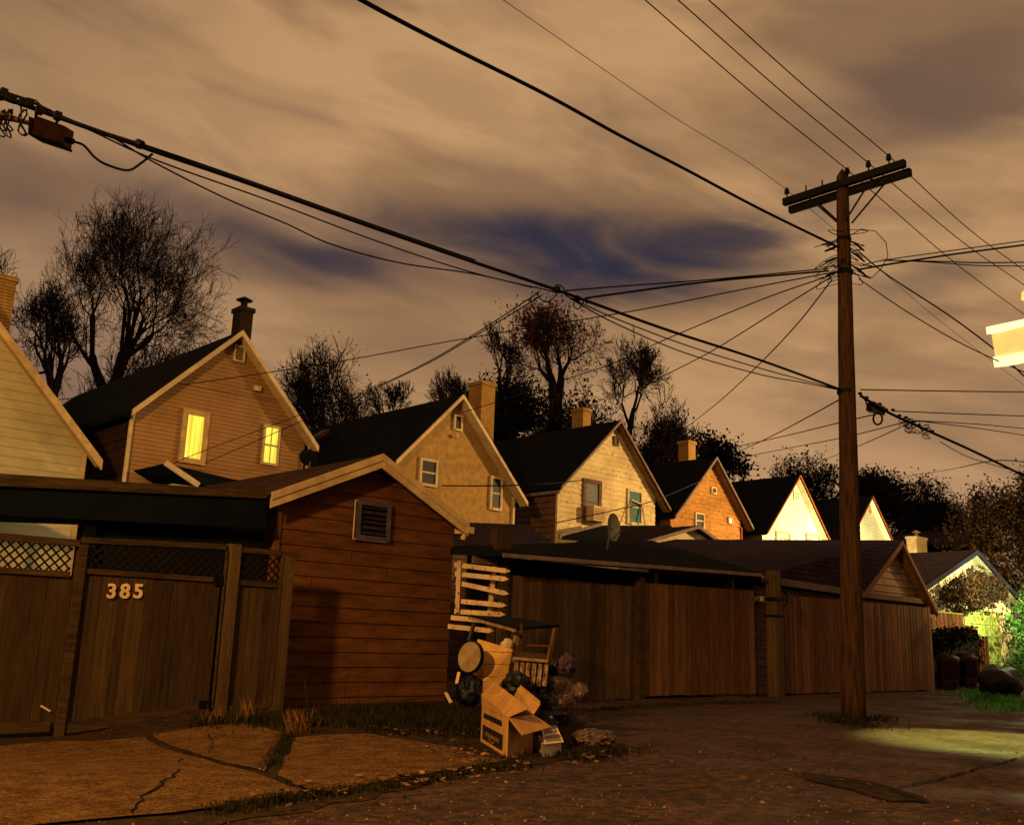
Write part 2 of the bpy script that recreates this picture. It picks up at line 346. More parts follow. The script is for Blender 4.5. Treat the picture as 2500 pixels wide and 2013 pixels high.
def window(par, q, y, glass='glass_dark', frame='white_trim', fw=.07, split=True, name='window', bars=0, inset=None):
    """q: photograph corners TL, TR, BR, BL on the wall plane y"""
    P = [PY(a, b, y) for a, b in q]; x0 = (P[0].x+P[3].x)/2; x1 = (P[1].x+P[2].x)/2; z1 = (P[0].z+P[1].z)/2; z0 = (P[2].z+P[3].z)/2
    m = MB(); yo, yi = y-.07, y+.03
    m.box((x0, yo, z0), (x0+fw, yi, z1)); m.box((x1-fw, yo, z0), (x1, yi, z1)); m.box((x0+fw, yo+.003, z1-fw), (x1-fw, yi, z1)); m.box((x0+fw, yo-.02, z0), (x1-fw, yi, z0+fw))
    if split: zm = (z0+z1)/2; m.box((x0+fw, yo+.02, zm-.025), (x1-fw, yi, zm+.025))
    for k in range(bars): xb = x0+(x1-x0)*(k+1)/(bars+1); m.box((xb-.012, yo+.025, z0+fw), (xb+.012, yi, z1-fw))
    f = m.build(name, frame, par)
    MB().box((x0+fw, y-.032, z0+fw), (x1-fw, y+.02, z1-fw)).build('pane', glass, f)
    return f, x0, x1, z0, z1

def house(label, peak, eaveL, eaveR, wall, side, roofm='roof', trim='white_trim', course=.1, depthy=9, x_in=(.32, .32), soffit=None, tw=.15, lapw=True, zbot=0, back=0, jit=0, name='house', mx=None):
    YF = 21.7; YW = 22.0
    P_, L_, R_ = (Vector((p[0], 0, p[1])) for p in (peak, eaveL, eaveR))
    t = thing(name, label, 'house', (peak[0], YW, 0), 'gabled houses behind the alley garages')
    y1 = YW+depthy
    m = MB(); chevron(m, (L_.x, L_.z), (P_.x, P_.z), (R_.x, R_.z), YF, y1+.3, .10); roof = m.build('roof', roofm, t)
    xl, xr = L_.x+x_in[0], R_.x-x_in[1]
    def zr(x, dz=.1): 
        e = L_ if x < P_.x else R_; return P_.z+(e.z-P_.z)*(x-P_.x)/(e.x-P_.x)-dz
    poly = [(xl, zbot), (xr, zbot), (xr, zr(xr)), (P_.x, P_.z-.1), (xl, zr(xl))]
    m = MB()
    if lapw: lap(m, (0, YW, 0), (1, 0, 0), (0, -1, 0), poly, course, .022, jit)
    else: m.face([(a, YW, b) for a, b in poly])
    w = m.build('gable_wall', wall, t, fix=False)
    m = MB(); ps = [(0, zbot), (depthy, zbot), (depthy, zr(xl)), (0, zr(xl))]
    lap(m, (xl, YW, 0), (0, 1, 0), (-1, 0, 0), ps, .2, .02)
    m.face([(xr, YW, zbot), (xr, y1, zbot), (xr, y1, zr(xr)), (xr, YW, zr(xr))])
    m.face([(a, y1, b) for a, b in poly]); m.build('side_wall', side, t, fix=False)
    m = MB()
    for e in (L_, R_):
        a = Vector((P_.x, YF-.02, P_.z-tw/2)); b = Vector((e.x, YF-.02, e.z-tw/2)); s_ = Vector((0, 0, tw/2)); dy = Vector((0, .035, 0))
        m.hexa([a-s_-dy, b-s_-dy, b-s_+dy, a-s_+dy, a+s_-dy, b+s_-dy, b+s_+dy, a+s_+dy])
    m.build('rake_board', trim, t)
    m = MB(); chevron(m, (L_.x+.02, L_.z-.105), (P_.x, P_.z-.105), (R_.x-.02, R_.z-.105), YF+.03, YW-.002, .02); m.build('soffit', soffit or trim, t)
    return t, xl, xr, zr

def fencepanel(mb, x0, x1, z0, z1, y, bw, gap=.012, jz=.02, th=.02, zl=None, n=None):
    n = n or max(1, round((x1-x0)/bw)); bw = (x1-x0)/n
    for k in range(n):
        a = x0+k*bw; t = (k+.5)/n; top = (z1 if zl is None else z1+(zl-z1)*t)+random.uniform(-jz, jz)*.6; jy = random.uniform(-.006, .006); zb = z0 if not isinstance(z0, tuple) else z0[0]+(z0[1]-z0[0])*t
        mb.box((a+gap/2, y+jy, zb+random.uniform(-jz, jz)), (a+bw-gap/2, y+th+jy, top))
def lattice(mb, x0, x1, z0, z1, y, p=.115, w=.022):
    for s_, dy in ((1, 0), (-1, .009)):
        k = -3
        while True:
            c = x0-(z1-z0)+k*p; k += 1
            if c > x1+(z1-z0): break
            pts = []
            for t in range(41):
                z = z0+(z1-z0)*t/40; x = c+(z-z0) if s_ > 0 else c+(z1-z)
                if x0 <= x <= x1: pts.append(Vector((x, y+dy, z)))
            if len(pts) > 2: mb.beam(pts[0], pts[-1], w, .008, (0, 1, 0))

# ------------------------------------------------------------------ ground
def axis(lo, hi, c0, c1, fine):
    v = [c0]
    while v[-1] < c1: v.append(v[-1]+fine)
    s_ = fine
    while v[-1] < hi: s_ *= 1.35; v.append(v[-1]+s_)
    s_ = fine; w = [c0]
    while w[-1] > lo: s_ *= 1.35; w.append(w[-1]-s_)
    return w[:0:-1]+v
xs = axis(-300, 400, -2, 42, .35); ys = axis(-300, 500, 1, 20, .35)
m = MB(); m.v = [Vector((x, y, gz(x, y))) for y in ys for x in xs]; nx = len(xs)
m.f = [[j*nx+i, j*nx+i+1, (j+1)*nx+i+1, (j+1)*nx+i] for j in range(len(ys)-1) for i in range(nx-1)]
gr = m.build('ground', 'asphalt', smooth_=True); prop(gr, kind='structure')

def sheet(pxs, off, mt, name, kind='structure', jitter=.025, step=.18, world=None):
    base = world or [PG(*p) for p in pxs]; pts = []
    for i in range(len(base)):
        a, b = base[i], base[(i+1) % len(base)]; n = max(1, int((b-a).length/step))
        for k in range(n):
            p = a.lerp(b, k/n); p += Vector((noise.noise(p*3), noise.noise(p*3+Vector((9, 9, 9))), 0))*jitter*2; pts.append(p)
    bm = bmesh.new(); vs = [bm.verts.new(p) for p in pts]; f = bm.faces.new(vs)
    r = bmesh.ops.triangulate(bm, faces=[f])
    for _ in range(4):
        e = [e for e in bm.edges if e.calc_length() > .5]
        if not e: break
        bmesh.ops.subdivide_edges(bm, edges=e, cuts=1); bmesh.ops.triangulate(bm, faces=bm.faces[:])
    for v in bm.verts: v.co.z = gz(v.co.x, v.co.y)+off
    bmesh.ops.recalc_face_normals(bm, faces=bm.faces)
    for fc in bm.faces:
        if fc.normal.z < 0: fc.normal_flip()
    me = bpy.data.meshes.new(name); bm.to_mesh(me); bm.free(); me.materials.append(K[mt]); o = bpy.data.objects.new(name, me); COL.objects.link(o)
    if kind: o['kind'] = kind
    return o
sheet([(-120, 1760), (1120, 1700), (1390, 1738), (1450, 1790), (1470, 1836), (1130, 1895), (880, 1955), (600, 1995), (350, 2060), (-160, 2070)], .006, 'dirt', 'dirt_verge', jitter=.10)
sheet([(-140, 1835), (140, 1812), (352, 1801), (457, 1847), (545, 1873), (637, 1897), (700, 1924), (775, 1942), (700, 1946), (600, 1962), (535, 1975), (420, 1990), (217, 2008), (0, 2030), (-160, 2050)], .022, 'concrete', 'concrete_apron', jitter=.012)
sheet([(368, 1796), (505, 1779), (600, 1768), (692, 1792), (694, 1818), (668, 1850), (646, 1888), (552, 1866), (464, 1838)], .020, 'concrete', 'concrete_apron', jitter=.012)
sheet([(722, 1805), (900, 1795), (1090, 1826), (1230, 1862), (1110, 1882), (985, 1905), (880, 1924), (810, 1938), (748, 1932), (680, 1899), (700, 1850)], .024, 'concrete', 'concrete_apron', jitter=.012)
def ribbon(mb, pxs, w, off=.028):
    P = [PG(*p, off) for p in pxs]; Q = []
    for a, b in zip(P, P[1:]):
        n = max(2, int((b-a).length/.07))
        for k in range(n):
            p = a.lerp(b, k/n); p += Vector((random.uniform(-1, 1), random.uniform(-1, 1), 0))*.02; Q.append(p)
    for i in range(len(Q)-1):
        d = (Q[i+1]-Q[i]).normalized(); s_ = Vector((-d.y, d.x, 0))*w*random.uniform(.4, 1); mb.face([Q[i]-s_, Q[i]+s_, Q[i+1]+s_*.7, Q[i+1]-s_*.7])
m = MB(); ribbon(m, [(442, 1850), (436, 1880), (401, 1905), (372, 1928), (350, 1941), (338, 1962), (323, 1988)], .016)
ribbon(m, [(510, 1790), (520, 1812), (508, 1838)], .008); ribbon(m, [(150, 1830), (260, 1822), (390, 1815)], .008)
prop(m.build('pavement_cracks', 'tar', fix=False), kind='structure')
m = MB(); ribbon(m, [(1990, 1900), (2060, 1905), (2170, 1920), (2230, 1945), (2270, 1960)], .05, .012); ribbon(m, [(2180, 1925), (2330, 1890), (2450, 1858), (2560, 1830)], .02, .012)
ribbon(m, [(2270, 1835), (2380, 1838), (2540, 1842)], .03, .012); ribbon(m, [(1730, 1830), (1850, 1850), (1960, 1890)], .012, .012); ribbon(m, [(2300, 1760), (2400, 1772), (2530, 1785)], .015, .012)
prop(m.build('alley_cracks', 'tar', fix=False), kind='structure')
prop(sheet([(1960, 1888), (2080, 1905), (2170, 1918), (2270, 1958), (2200, 1960), (2080, 1938), (2000, 1912), (1950, 1900)], .010, 'dirt', 'road_patch', jitter=.09), kind='structure')

# ------------------------------------------------------------------ houses
H0, xl, xr, zr = house('cream sided house cut off by the left edge, rake running down past the chimney', (4.55, 8.3), (1.9, 5.6), (8.16, 4.55), 'siding_cream', 'siding_cream', trim='cream_trim', course=.2, x_in=(.3, .3), tw=.22)
# back porch wall under the eave, as seen through the carport
m = MB(); m.box((4.0, 19.6, 3.25), (6.3, 21.9, 3.35)); m.prism([(4.0, 19.6, 3.35), (5.55, 19.6, 3.35), (5.1, 19.6, 3.8), (3.5, 19.6, 3.85)], (0, 2.2, 0)); m.build('porch_roof', 'roof', H0)
m = MB(); m.box((2.3, 19.9, 0), (2.4, 20.0, 3.25)); m.box((5.4, 19.9, 0), (5.5, 20.0, 3.25)); each(m, 'porch_post', 'cream_trim', H0)
m = MB().box((xr-.06, 21.94, 0), (xr+.05, 22.05, 4.7)); m.build('corner_board', 'cream_trim', H0)
def chimney(par, x0, x1, y0, y1, z0, z1, mt, capm, cap=True, flue=False, name='chimney'):
    m = MB().box((x0, y0, z0), (x1, y1, z1-.12)); m.box((x0-.04, y0-.04, z1-.12), (x1+.04, y1+.04, z1)); c = m.build(name, mt, par)
    if flue:
        xm, ym = (x0+x1)/2, (y0+y1)/2; m = MB().lathe((xm, ym, z1), [(.09, 0), (.09, .22), (.22, .24), (.04, .34), (.0, .35)]); m.build('flue_cap', capm, c)
    return c
q = PY(0, 760, 23.5); chimney(H0, q.x-.75, PY(30, 760, 23.5).x, 23.5, 24.2, 6.2, PY(0, 668, 23.5).z, 'brick_yellow', 'iron', flue=True)

H1, xl, xr, zr = house('tan lap sided house with two yellow lit windows', (11.18, 8.28), (8.68, 5.80), (13.62, 5.73), 'siding_tan', 'roof_brown', course=.1, x_in=(.12, .22), depthy=10.5)
f, *_ = window(H1, [(445, 996), (512, 1008), (497, 1137), (434, 1128)], 22, 'lit', 'cream_trim', fw=.13, split=False); f['label'] = 'tall lit window with a curtain'
f, *_ = window(H1, [(643, 1036), (683, 1042), (676, 1139), (634, 1133)], 22, 'lit', 'white_trim', fw=.06, bars=1); f['label'] = 'narrow lit sash window'
def louvre(par, q, y, fm, sm, n=8, name='gable_vent', sq=.04):
    P = [PY(a, b, y) for a, b in q]; x0, x1 = (P[0].x+P[3].x)/2, (P[1].x+P[2].x)/2; z1 = (P[0].z+P[1].z)/2; z0 = (P[2].z+P[3].z)/2
    m = MB().box((x0, y-.06, z0), (x0+sq, y, z1)).box((x1-sq, y-.06, z0), (x1, y, z1)).box((x0+sq, y-.057, z1-sq), (x1-sq, y, z1)).box((x0+sq, y-.057, z0), (x1-sq, y, z0+sq)); v = m.build(name, fm, par)
    m = MB()
    for k in range(n): z = z0+sq+(z1-z0-2*sq)*(k+.3)/n; h = (z1-z0)/n*.6; m.hexa([(x0+sq, y-.05, z), (x1-sq, y-.05, z), (x1-sq, y-.045, z), (x0+sq, y-.045, z), (x0+sq, y-.006, z+h), (x1-sq, y-.006, z+h), (x1-sq, y-.001, z+h), (x0+sq, y-.001, z+h)])
    m.build('slats', sm, v); MB().box((x0+sq, y-.004, z0+sq), (x1-sq, y+.02, z1-sq)).build('recess', 'black', v)
louvre(H1, [(571, 842), (599, 846), (594, 886), (569, 881)], 21.97, 'white_trim', 'white_trim')
a = PY(620, 941, 21.96); b = PY(634, 956, 21.96); MB().box((a.x, 21.88, b.z), (b.x, 21.98, a.z)).build('meter_box', 'white_trim', H1)
def downspout(par, x, y, z0, z1, mt='white_trim', r=.045):
    m = MB().tube([(x, y-.12, z1), (x, y-.1, z1-.12), (x, y-.05, z1-.3), (x, y-.05, z0)], r, 6); m.build('downspout', mt, par)
downspout(H1, xl-.02, 21.95, 2, 5.85, r=.05); downspout(H1, xr+.05, 21.95, 4.3, 5.7, r=.03)
m = MB().box((8.55, 21.70, 5.62), (8.68, 32, 5.76)); m.build('gutter', 'roof', H1)
m = MB(); a = PY(405, 1130, 20.2); b = PY(487, 1176, 20.2); c = PY(700, 1150, 20.2)
m.prism([(a.x, 20.2, a.z), (b.x, 20.2, b.z-.05), (c.x, 20.2, b.z-.05), (c.x, 20.2, a.z-.25)], (0, 1.7, 0)); m.build('lean_to_roof', 'roof', H1)
m = MB(); m.beam((a.x-.03, 20.16, a.z), (b.x-.03, 20.16, b.z-.08), .12, .05, (0, 1, 0)); m.build('lean_to_rake', 'white_trim', H1)
m = MB().box((a.x+.25, 20.3, 0), (c.x, 21.9, b.z-.1)); m.build('lean_to_wall', 'siding_cream', H1)
c0 = PY(592, 790, 23.2); chimney(H1, PY(572, 800, 23.2).x, PY(602, 800, 23.2).x, 22.9, 23.35, 7.4, PY(592, 756, 23.2).z, 'brick_dark', 'iron', flue=True)

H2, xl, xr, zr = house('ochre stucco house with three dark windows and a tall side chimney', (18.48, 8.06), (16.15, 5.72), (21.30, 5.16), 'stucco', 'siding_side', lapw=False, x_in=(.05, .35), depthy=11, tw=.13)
window(H2, [(1106, 1010), (1128, 1015), (1126, 1053), (1106, 1051)], 22, fw=.06, split=False)
window(H2, [(1023, 1117), (1069, 1123), (1064, 1190), (1021, 1185)], 22, fw=.08)
window(H2, [(1196, 1160), (1227, 1166), (1221, 1248), (1192, 1244)], 22, fw=.08)
a = PY(1114, 1065, 21.9); m = MB().blob(a, (.06, .06, .06), 1, .0, sub=2); m.build('wall_light', 'white_trim', H2)
MB().box((xr-.02, 21.93, 0), (xr+.06, 22.05, 5.3)).build('corner_board', 'white_trim', H2)
chimney(H2, 21.0, 21.6, 23.7, 24.35, 4, 9.35, 'brick_yellow', 'iron', flue=False)
m = MB(); a = PY(928, 1020, 30); b = Vector((17.6, 27.5, 7.3)); m.hexa([(b.x-.42, b.y-.2, b.z-.12), (b.x-.05, b.y-.2, b.z+.14), (b.x-.05, b.y+.3, b.z+.14), (b.x-.42, b.y+.3, b.z-.12), (b.x-.46, b.y-.2, b.z-.02), (b.x-.1, b.y-.2, b.z+.26), (b.x-.1, b.y+.3, b.z+.26), (b.x-.46, b.y+.3, b.z-.02)]); m.build('roof_vent', 'siding_side', H2)
P = [PY(1105, 1273, 21.6), PY(1283, 1280, 21.6), PY(1345, 1318, 19.2), PY(1105, 1328, 19.2)]
m = MB().hexa([p-Vector((0, 0, .12)) for p in P]+P); m.build('lean_to_roof', 'roof_purple', H2)
MB().box((P[3].x+.2, 19.6, 0), (P[2].x-.3, 21.8, P[3].z-.1)).build('lean_to_wall', 'siding_side', H2)

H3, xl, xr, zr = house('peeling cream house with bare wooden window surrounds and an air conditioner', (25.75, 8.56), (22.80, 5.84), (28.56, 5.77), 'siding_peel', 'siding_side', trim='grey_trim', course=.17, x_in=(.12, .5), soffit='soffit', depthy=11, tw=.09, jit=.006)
f, x0, x1, z0, z1 = window(H3, [(1421, 1166), (1468, 1175), (1463, 1284), (1420, 1280)], 22, frame='siding_side', fw=.14)
m = MB().box((x0+.16, 21.6, z0+.12), (x1-.16, 22, z0+.62)); ac = m.build('air_conditioner', 'cream_trim', f)
m = MB()
for k in range(6): m.box((x0+.22, 21.585, z0+.18+k*.065), (x1-.22, 21.6, z0+.20+k*.065))
m.build('grille', 'grey_trim', f)
f, x0, x1, z0, z1 = window(H3, [(1530, 1190), (1567, 1200), (1565, 1282), (1528, 1280)], 22, 'glass_teal', 'white_trim', fw=.09)
m = MB(); a = Vector((x0-.1, 21.7, z0-.05)); m.beam(a, a+Vector((.25, .2, .9)), .05, .04); m.beam(a+Vector((.8, 0, 0)), a+Vector((.85, .2, .8)), .05, .04); m.beam(a+Vector((.25, .2, .9)), a+Vector((.85, .2, .8)), .05, .04); m.beam(a, a+Vector((.8, 0, 0)), .05, .04); m.build('loose_sash', 'white_trim', f)
window(H3, [(1496, 1064), (1508, 1067), (1508, 1090), (1496, 1088)], 22, 'glass_dark', 'siding_side', fw=.05, split=False)
MB().box((22.78, 21.70, 5.62), (22.72, 32, 5.72)).build('gutter', 'grey_trim', H3)
downspout(H3, 22.86, 24.6, 2.6, 5.7, 'grey_trim', .05)
m = MB().box((23.0-.1, 21.92, 0), (23.0, 22.0, 5.9)); m.build('corner_board', 'white_trim', H3)
chimney(H3, 26.0, 26.42, 23.7, 24.25, 7.6, 9.35, 'brick_yellow', 'iron')
# porch pieces in front of the peeling house
P = [PY(1368, 1308, 20), PY(1470, 1282, 21.6), PY(1640, 1282, 21.6), PY(1640, 1330, 19.5)]
m = MB().hexa([p-Vector((0, 0, .1)) for p in P]+P); m.build('lean_to_roof', 'roof', H3)
m = MB().beam(PY(1366, 1309, 19.96), PY(1468, 1281, 21.55), .05, .14); m.build('lean_to_rake', 'grey_trim', H3)
MB().box((23.6, 20.2, 0), (27.6, 21.9, 3.9)).build('lean_to_wall', 'siding_side', H3)

H4, xl, xr, zr = house('orange weathered house with a small square attic window', (31.5, 8.12), (28.84, 5.55), (33.95, 5.62), 'siding_orange', 'siding_side', trim='grey_trim', course=.16, x_in=(.12, .45), soffit='soffit', depthy=11, tw=.1, jit=.008)
window(H4, [(1734, 1187), (1747, 1190), (1746, 1207), (1734, 1205)], 22, fw=.06, split=False, frame='cream_trim')
window(H4, [(1695, 1250), (1717, 1253), (1717, 1291), (1695, 1290)], 22, fw=.06)
f, *_ = window(H4, [(1776, 1262), (1788, 1264), (1787, 1280), (1775, 1279)], 22, 'glow', 'cream_trim', fw=.05, split=False); f['label'] = 'small window with a bright light behind it'
MB().box((xr-.02, 21.93, 0), (xr+.06, 22.05, 5.6)).build('corner_board', 'rust_trim', H4)
chimney(H4, 31.75, 32.22, 23.2, 23.7, 7.0, 9.0, 'brick_yellow', 'iron')
a = Vector((30.6, 25.5, 7.3)); MB().box(a, a+Vector((.5, .5, .12))).build('roof_vent', 'brick_dark', H4)
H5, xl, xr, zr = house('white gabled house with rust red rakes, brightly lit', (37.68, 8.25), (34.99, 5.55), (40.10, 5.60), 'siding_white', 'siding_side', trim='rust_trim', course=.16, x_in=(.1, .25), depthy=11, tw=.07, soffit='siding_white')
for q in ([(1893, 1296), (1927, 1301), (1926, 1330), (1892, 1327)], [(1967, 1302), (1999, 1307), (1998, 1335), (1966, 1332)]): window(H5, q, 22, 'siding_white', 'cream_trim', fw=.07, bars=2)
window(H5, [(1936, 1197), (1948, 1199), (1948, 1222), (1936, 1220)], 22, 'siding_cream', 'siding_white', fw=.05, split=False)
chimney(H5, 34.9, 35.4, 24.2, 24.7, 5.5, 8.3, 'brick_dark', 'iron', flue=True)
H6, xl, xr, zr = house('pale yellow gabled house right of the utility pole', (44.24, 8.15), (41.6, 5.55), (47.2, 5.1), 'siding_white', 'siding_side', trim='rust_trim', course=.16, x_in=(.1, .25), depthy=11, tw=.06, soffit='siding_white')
window(H6, [(2118, 1233), (2124, 1234), (2124, 1254), (2118, 1252)], 22, 'cardboard', 'cream_trim', fw=.05, split=False)
chimney(H6, 41.2, 42.0, 25, 25.6, 6.0, 8.35, 'brick_yellow', 'iron', flue=True)
# far house with a low hipped roof
bt = thing('house', 'low dark roofed bungalow with a small pale chimney behind the lit garage', 'house', (52, 22, 0))
P = [PY(2150, 1320, 22), PY(2290, 1293, 26), PY(2345, 1292, 26), PY(2480, 1345, 22)]
m = MB(); m.face([P[0], P[3], P[2], P[1]]); B = [P[0]+Vector((0, 8, 0)), P[3]+Vector((0, 8, 0))]; m.face([P[1], P[2], B[1], B[0]]); m.face([P[0], P[1], B[0]]); m.face([P[3], B[1], P[2]])
m.build('roof', 'roof_purple', bt, fix=False)
MB().box((P[0].x+.4, 22.4, 0), (P[3].x-.4, 29.6, P[0].z-.03)).build('wall', 'siding_side', bt)
a = PY(2239, 1344, 21); b = PY(2262, 1313, 21); chimney(bt, a.x, b.x, 21, 21.5, a.z-.6, b.z, 'cream_trim', 'cream_trim', flue=True)

# ------------------------------------------------------------------ shed (red brown, nearest)
YS = 13.0; pk = PY(934, 1109, YS-.3); el_ = PY(663, 1203, YS-.3); er_ = PY(1144, 1277, YS-.3)
SH = thing('garden_shed', 'red brown lap sided shed with cream rake boards and a louvred vent', 'shed', (9.3, YS, 0))
m = MB(); chevron(m, (el_.x, el_.z), (pk.x, pk.z), (er_.x, er_.z), YS-.3, YS+6.2, .07); m.build('roof', 'roof_brown', SH)
xl, xr = PY(657, 1500, YS).x, PY(1097, 1500, YS).x
def zsh(x): e = el_ if x < pk.x else er_; return pk.z+(e.z-pk.z)*(x-pk.x)/(e.x-pk.x)-.08
poly = [(xl, -.12), (xr, -.12), (xr, zsh(xr)), (pk.x, pk.z-.08), (xl, zsh(xl))]
m = MB(); lap(m, (0, YS, 0), (1, 0, 0), (0, -1, 0), poly, .222, .022)
for zz, xx in ((.77, 9.3), (1.88, 9.6), (1.21, 8.7), (1.43, 10.4), (.32, 9.0), (1.66, 8.2), (.10, 9.9), (2.1, 8.9)):   # butt joints between boards
    m.box((xx, YS-.024, zz+.0), (xx+.006, YS, zz+.2))
m.build('front_wall', 'shed', SH, fix=False)
m = MB(); lap(m, (xl, YS, 0), (0, 1, 0), (-1, 0, 0), [(0, -.12), (6, -.12), (6, zsh(xl)), (0, zsh(xl))], .222, .02); m.face([(xr, YS, -.1), (xr, YS+6, -.1), (xr, YS+6, zsh(xr)), (xr, YS, zsh(xr))]); m.face([(a, YS+6, b) for a, b in poly]); m.build('side_wall', 'shed', SH, fix=False)
m = MB().box((xl-.03, YS-.04, -.12), (xl+.05, YS+.03, zsh(xl)-.05)); m.build('corner_board', 'shed', SH)
m = MB()
for e in (el_, er_):
    for k, (dz, h, dy) in enumerate(((.0, .11, .03), (.11, .12, .012))):
        a = Vector((pk.x, YS-.3-dy, pk.z-dz+.012)); b = Vector((e.x, YS-.3-dy, e.z-dz+.012)); s_ = Vector((0, 0, h)); d2 = Vector((0, .02+dy, 0))
        m.hexa([a-s_, b-s_, b-s_+d2, a-s_+d2, a, b, b+d2, a+d2])
m.build('rake_board', 'cream_trim', SH)
m = MB(); chevron(m, (el_.x+.02, el_.z-.08), (pk.x, pk.z-.08), (er_.x-.02, er_.z-.08), YS-.27, YS-.03, .02); m.build('soffit', 'shed', SH)
m = MB().box((er_.x-.05, YS-.34, er_.z-.17), (er_.x+.10, YS+6.2, er_.z-.06)); g_ = m.build('gutter', 'cream_trim', SH)
m = MB().tube([(er_.x-.02, YS-.25, er_.z-.16), (er_.x-.05, YS-.22, er_.z-.28)], .045, 8); m.build('spout', 'cream_trim', g_)
louvre(SH, [(870, 1220), (952, 1230), (946, 1321), (865, 1317)], YS-.025, 'metal', 'roof_purple', n=6, name='louvre_vent', sq=.07)
m = MB(); P = [PY(*a, YS-.09) for a in ((870, 1220), (952, 1230), (946, 1321), (865, 1317))]
x0, x1, z0, z1 = (P[0].x+P[3].x)/2, (P[1].x+P[2].x)/2, (P[2].z+P[3].z)/2, (P[0].z+P[1].z)/2
for a, b in (((x0, z0), (x0, z1)), ((x1, z0), (x1, z1)), ((x0, z0), (x1, z0)), ((x0, z1), (x1, z1))): m.beam((a[0], YS-.06, a[1]), (b[0], YS-.06, b[1]), .012, .012, (0, 1, 0))
m.build('vent_edge', 'white_trim', SH)
a = PY(922, 1156, YS-.03); m = MB().lathe(a, [(.045, 0), (.075, .0), (.075, .03), (.045, .03)], (0, -1, 0), 16); m.build('round_vent', 'grey_trim', SH)

# ------------------------------------------------------------------ carport left of the shed
CP = thing('carport', 'flat roofed carport with a brown fascia board behind the numbered gate', 'carport', (5.2, 12.9, 0))
yc = 12.7; a0, a1 = PY(-60, 1151, yc), PY(652, 1199, yc-.01); b0, b1 = PY(-60, 1183, yc), PY(652, 1216, yc)
m = MB().hexa([b0, b1, b1+Vector((0, .04, 0)), b0+Vector((0, .04, 0)), a0, a1, a1+Vector((0, .04, 0)), a0+Vector((0, .04, 0))]); m.build('fascia', 'rail', CP)
c0, c1 = PY(-60, 1254, yc+.05), PY(652, 1290, yc+.05)
v = Vector((0, .08, 0)); e0, e1 = b0+Vector((0, .05, .03)), b1+Vector((0, .05, .03))
m = MB().hexa([c0, c1, c1+v, c0+v, e0, e1, e1+v, e0+v]); m.build('beam', 'black', CP)
m = MB().hexa([a0+Vector((0, .05, -.10)), a1+Vector((0, .05, -.10)), a1+Vector((0, 5.5, -.2)), a0+Vector((0, 5.5, -.2)), a0+Vector((0, .05, -.02)), a1+Vector((0, .05, -.02)), a1+Vector((0, 5.5, -.12)), a0+Vector((0, 5.5, -.12))]); m.build('roof', 'roof', CP)
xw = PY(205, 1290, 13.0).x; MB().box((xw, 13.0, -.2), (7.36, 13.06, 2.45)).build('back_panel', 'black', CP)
MB().box((xw-.02, 12.86, -.2), (xw+.1, 12.98, 2.4)).build('post', 'black', CP)

# ------------------------------------------------------------------ gates and fences on the alley line
YG = 12.3
G0, G1, G2, G3, G4 = 4.49, 6.38, 6.62, 7.30, 7.45
FL = thing('gate', 'dark plank gate leaf with open lattice top at the left edge', 'gate', (3.9, YG, -.2), 'dark gates with lattice tops')
m = MB(); fencepanel(m, 2.6, G0-.025, -.12, 1.62, YG, .14, .004); m.build('boards', 'fence_dark', FL)
m = MB(); lattice(m, 2.6, G0-.08, 1.66, 1.98, YG-.01); m.build('lattice', 'lattice', FL)
m = MB().box((2.6, YG-.05, 1.97), (G0-.02, YG+.05, 2.05)).box((2.6, YG-.035, 1.60), (G0-.08, YG+.02, 1.67)).box((2.6, YG-.035, -.17), (G0-.08, YG+.02, -.05)); each(m, 'rail', 'rail', FL)
GA = thing('gate', 'large dark plank gate with a lattice top carrying house number 385', 'gate', (5.4, YG, -.2), 'dark gates with lattice tops')
m = MB(); fencepanel(m, G0+.1, G1, (-.12, .06), 1.64, YG, .115, .004, zl=1.68); m.build('boards', 'fence_dark', GA)
m = MB(); lattice(m, G0+.1, G1, 1.70, 2.04, YG-.01); m.build('lattice', 'lattice', GA)
m = MB().hexa([(G0+.02, YG-.04, 2.02), (G1+.02, YG-.04, 2.10), (G1+.02, YG+.04, 2.10), (G0+.02, YG+.04, 2.02), (G0+.02, YG-.04, 2.09), (G1+.02, YG-.04, 2.17), (G1+.02, YG+.04, 2.17), (G0+.02, YG+.04, 2.09)])
m.box((G0+.1, YG-.035, 1.66), (G1, YG+.02, 1.72)); m.hexa([(G0+.1, YG-.035, -.20), (G1, YG-.035, .0), (G1, YG+.02, .0), (G0+.1, YG+.02, -.2), (G0+.1, YG-.035, -.06), (G1, YG-.035, .13), (G1, YG+.02, .13), (G0+.1, YG+.02, -.06)]); each(m, 'rail', 'rail', GA)
m = MB().box((G0-.02, YG-.06, -.25), (G0+.08, YG+.04, 2.0)); m.build('stile', 'rail', GA)
m = MB().box((G1+.03, YG-.06, .05), (G1+.045, YG-.01, 2.08)); m.build('edge_strip', 'rail', GA)
m = MB().box((G1-.12, YG-.045, 1.62), (G1+.08, YG-.035, 1.74)).box((G1-.15, YG-.045, .05), (G1+.08, YG-.035, .15)); each(m, 'hinge', 'iron', GA)
GP = thing('fence_post', 'square dark post between the numbered gate and the narrow gate panel', 'fence post', (6.5, YG, 0))
MB().box((G1+.07, YG-.07, -.15), (G2-.01, YG+.07, 2.18)).build('post', 'fence_mid', GP)
GB = thing('gate', 'narrow dark plank panel with a small lattice beside the red brown shed', 'gate', (7, YG, 0), 'dark gates with lattice tops')
m = MB(); fencepanel(m, G2+.01, G3-.03, .02, 1.66, YG, .115, .004); m.build('boards', 'fence_dark', GB)
m = MB(); lattice(m, G2+.01, G3-.03, 1.70, 2.06, YG-.01); m.build('lattice', 'lattice', GB)
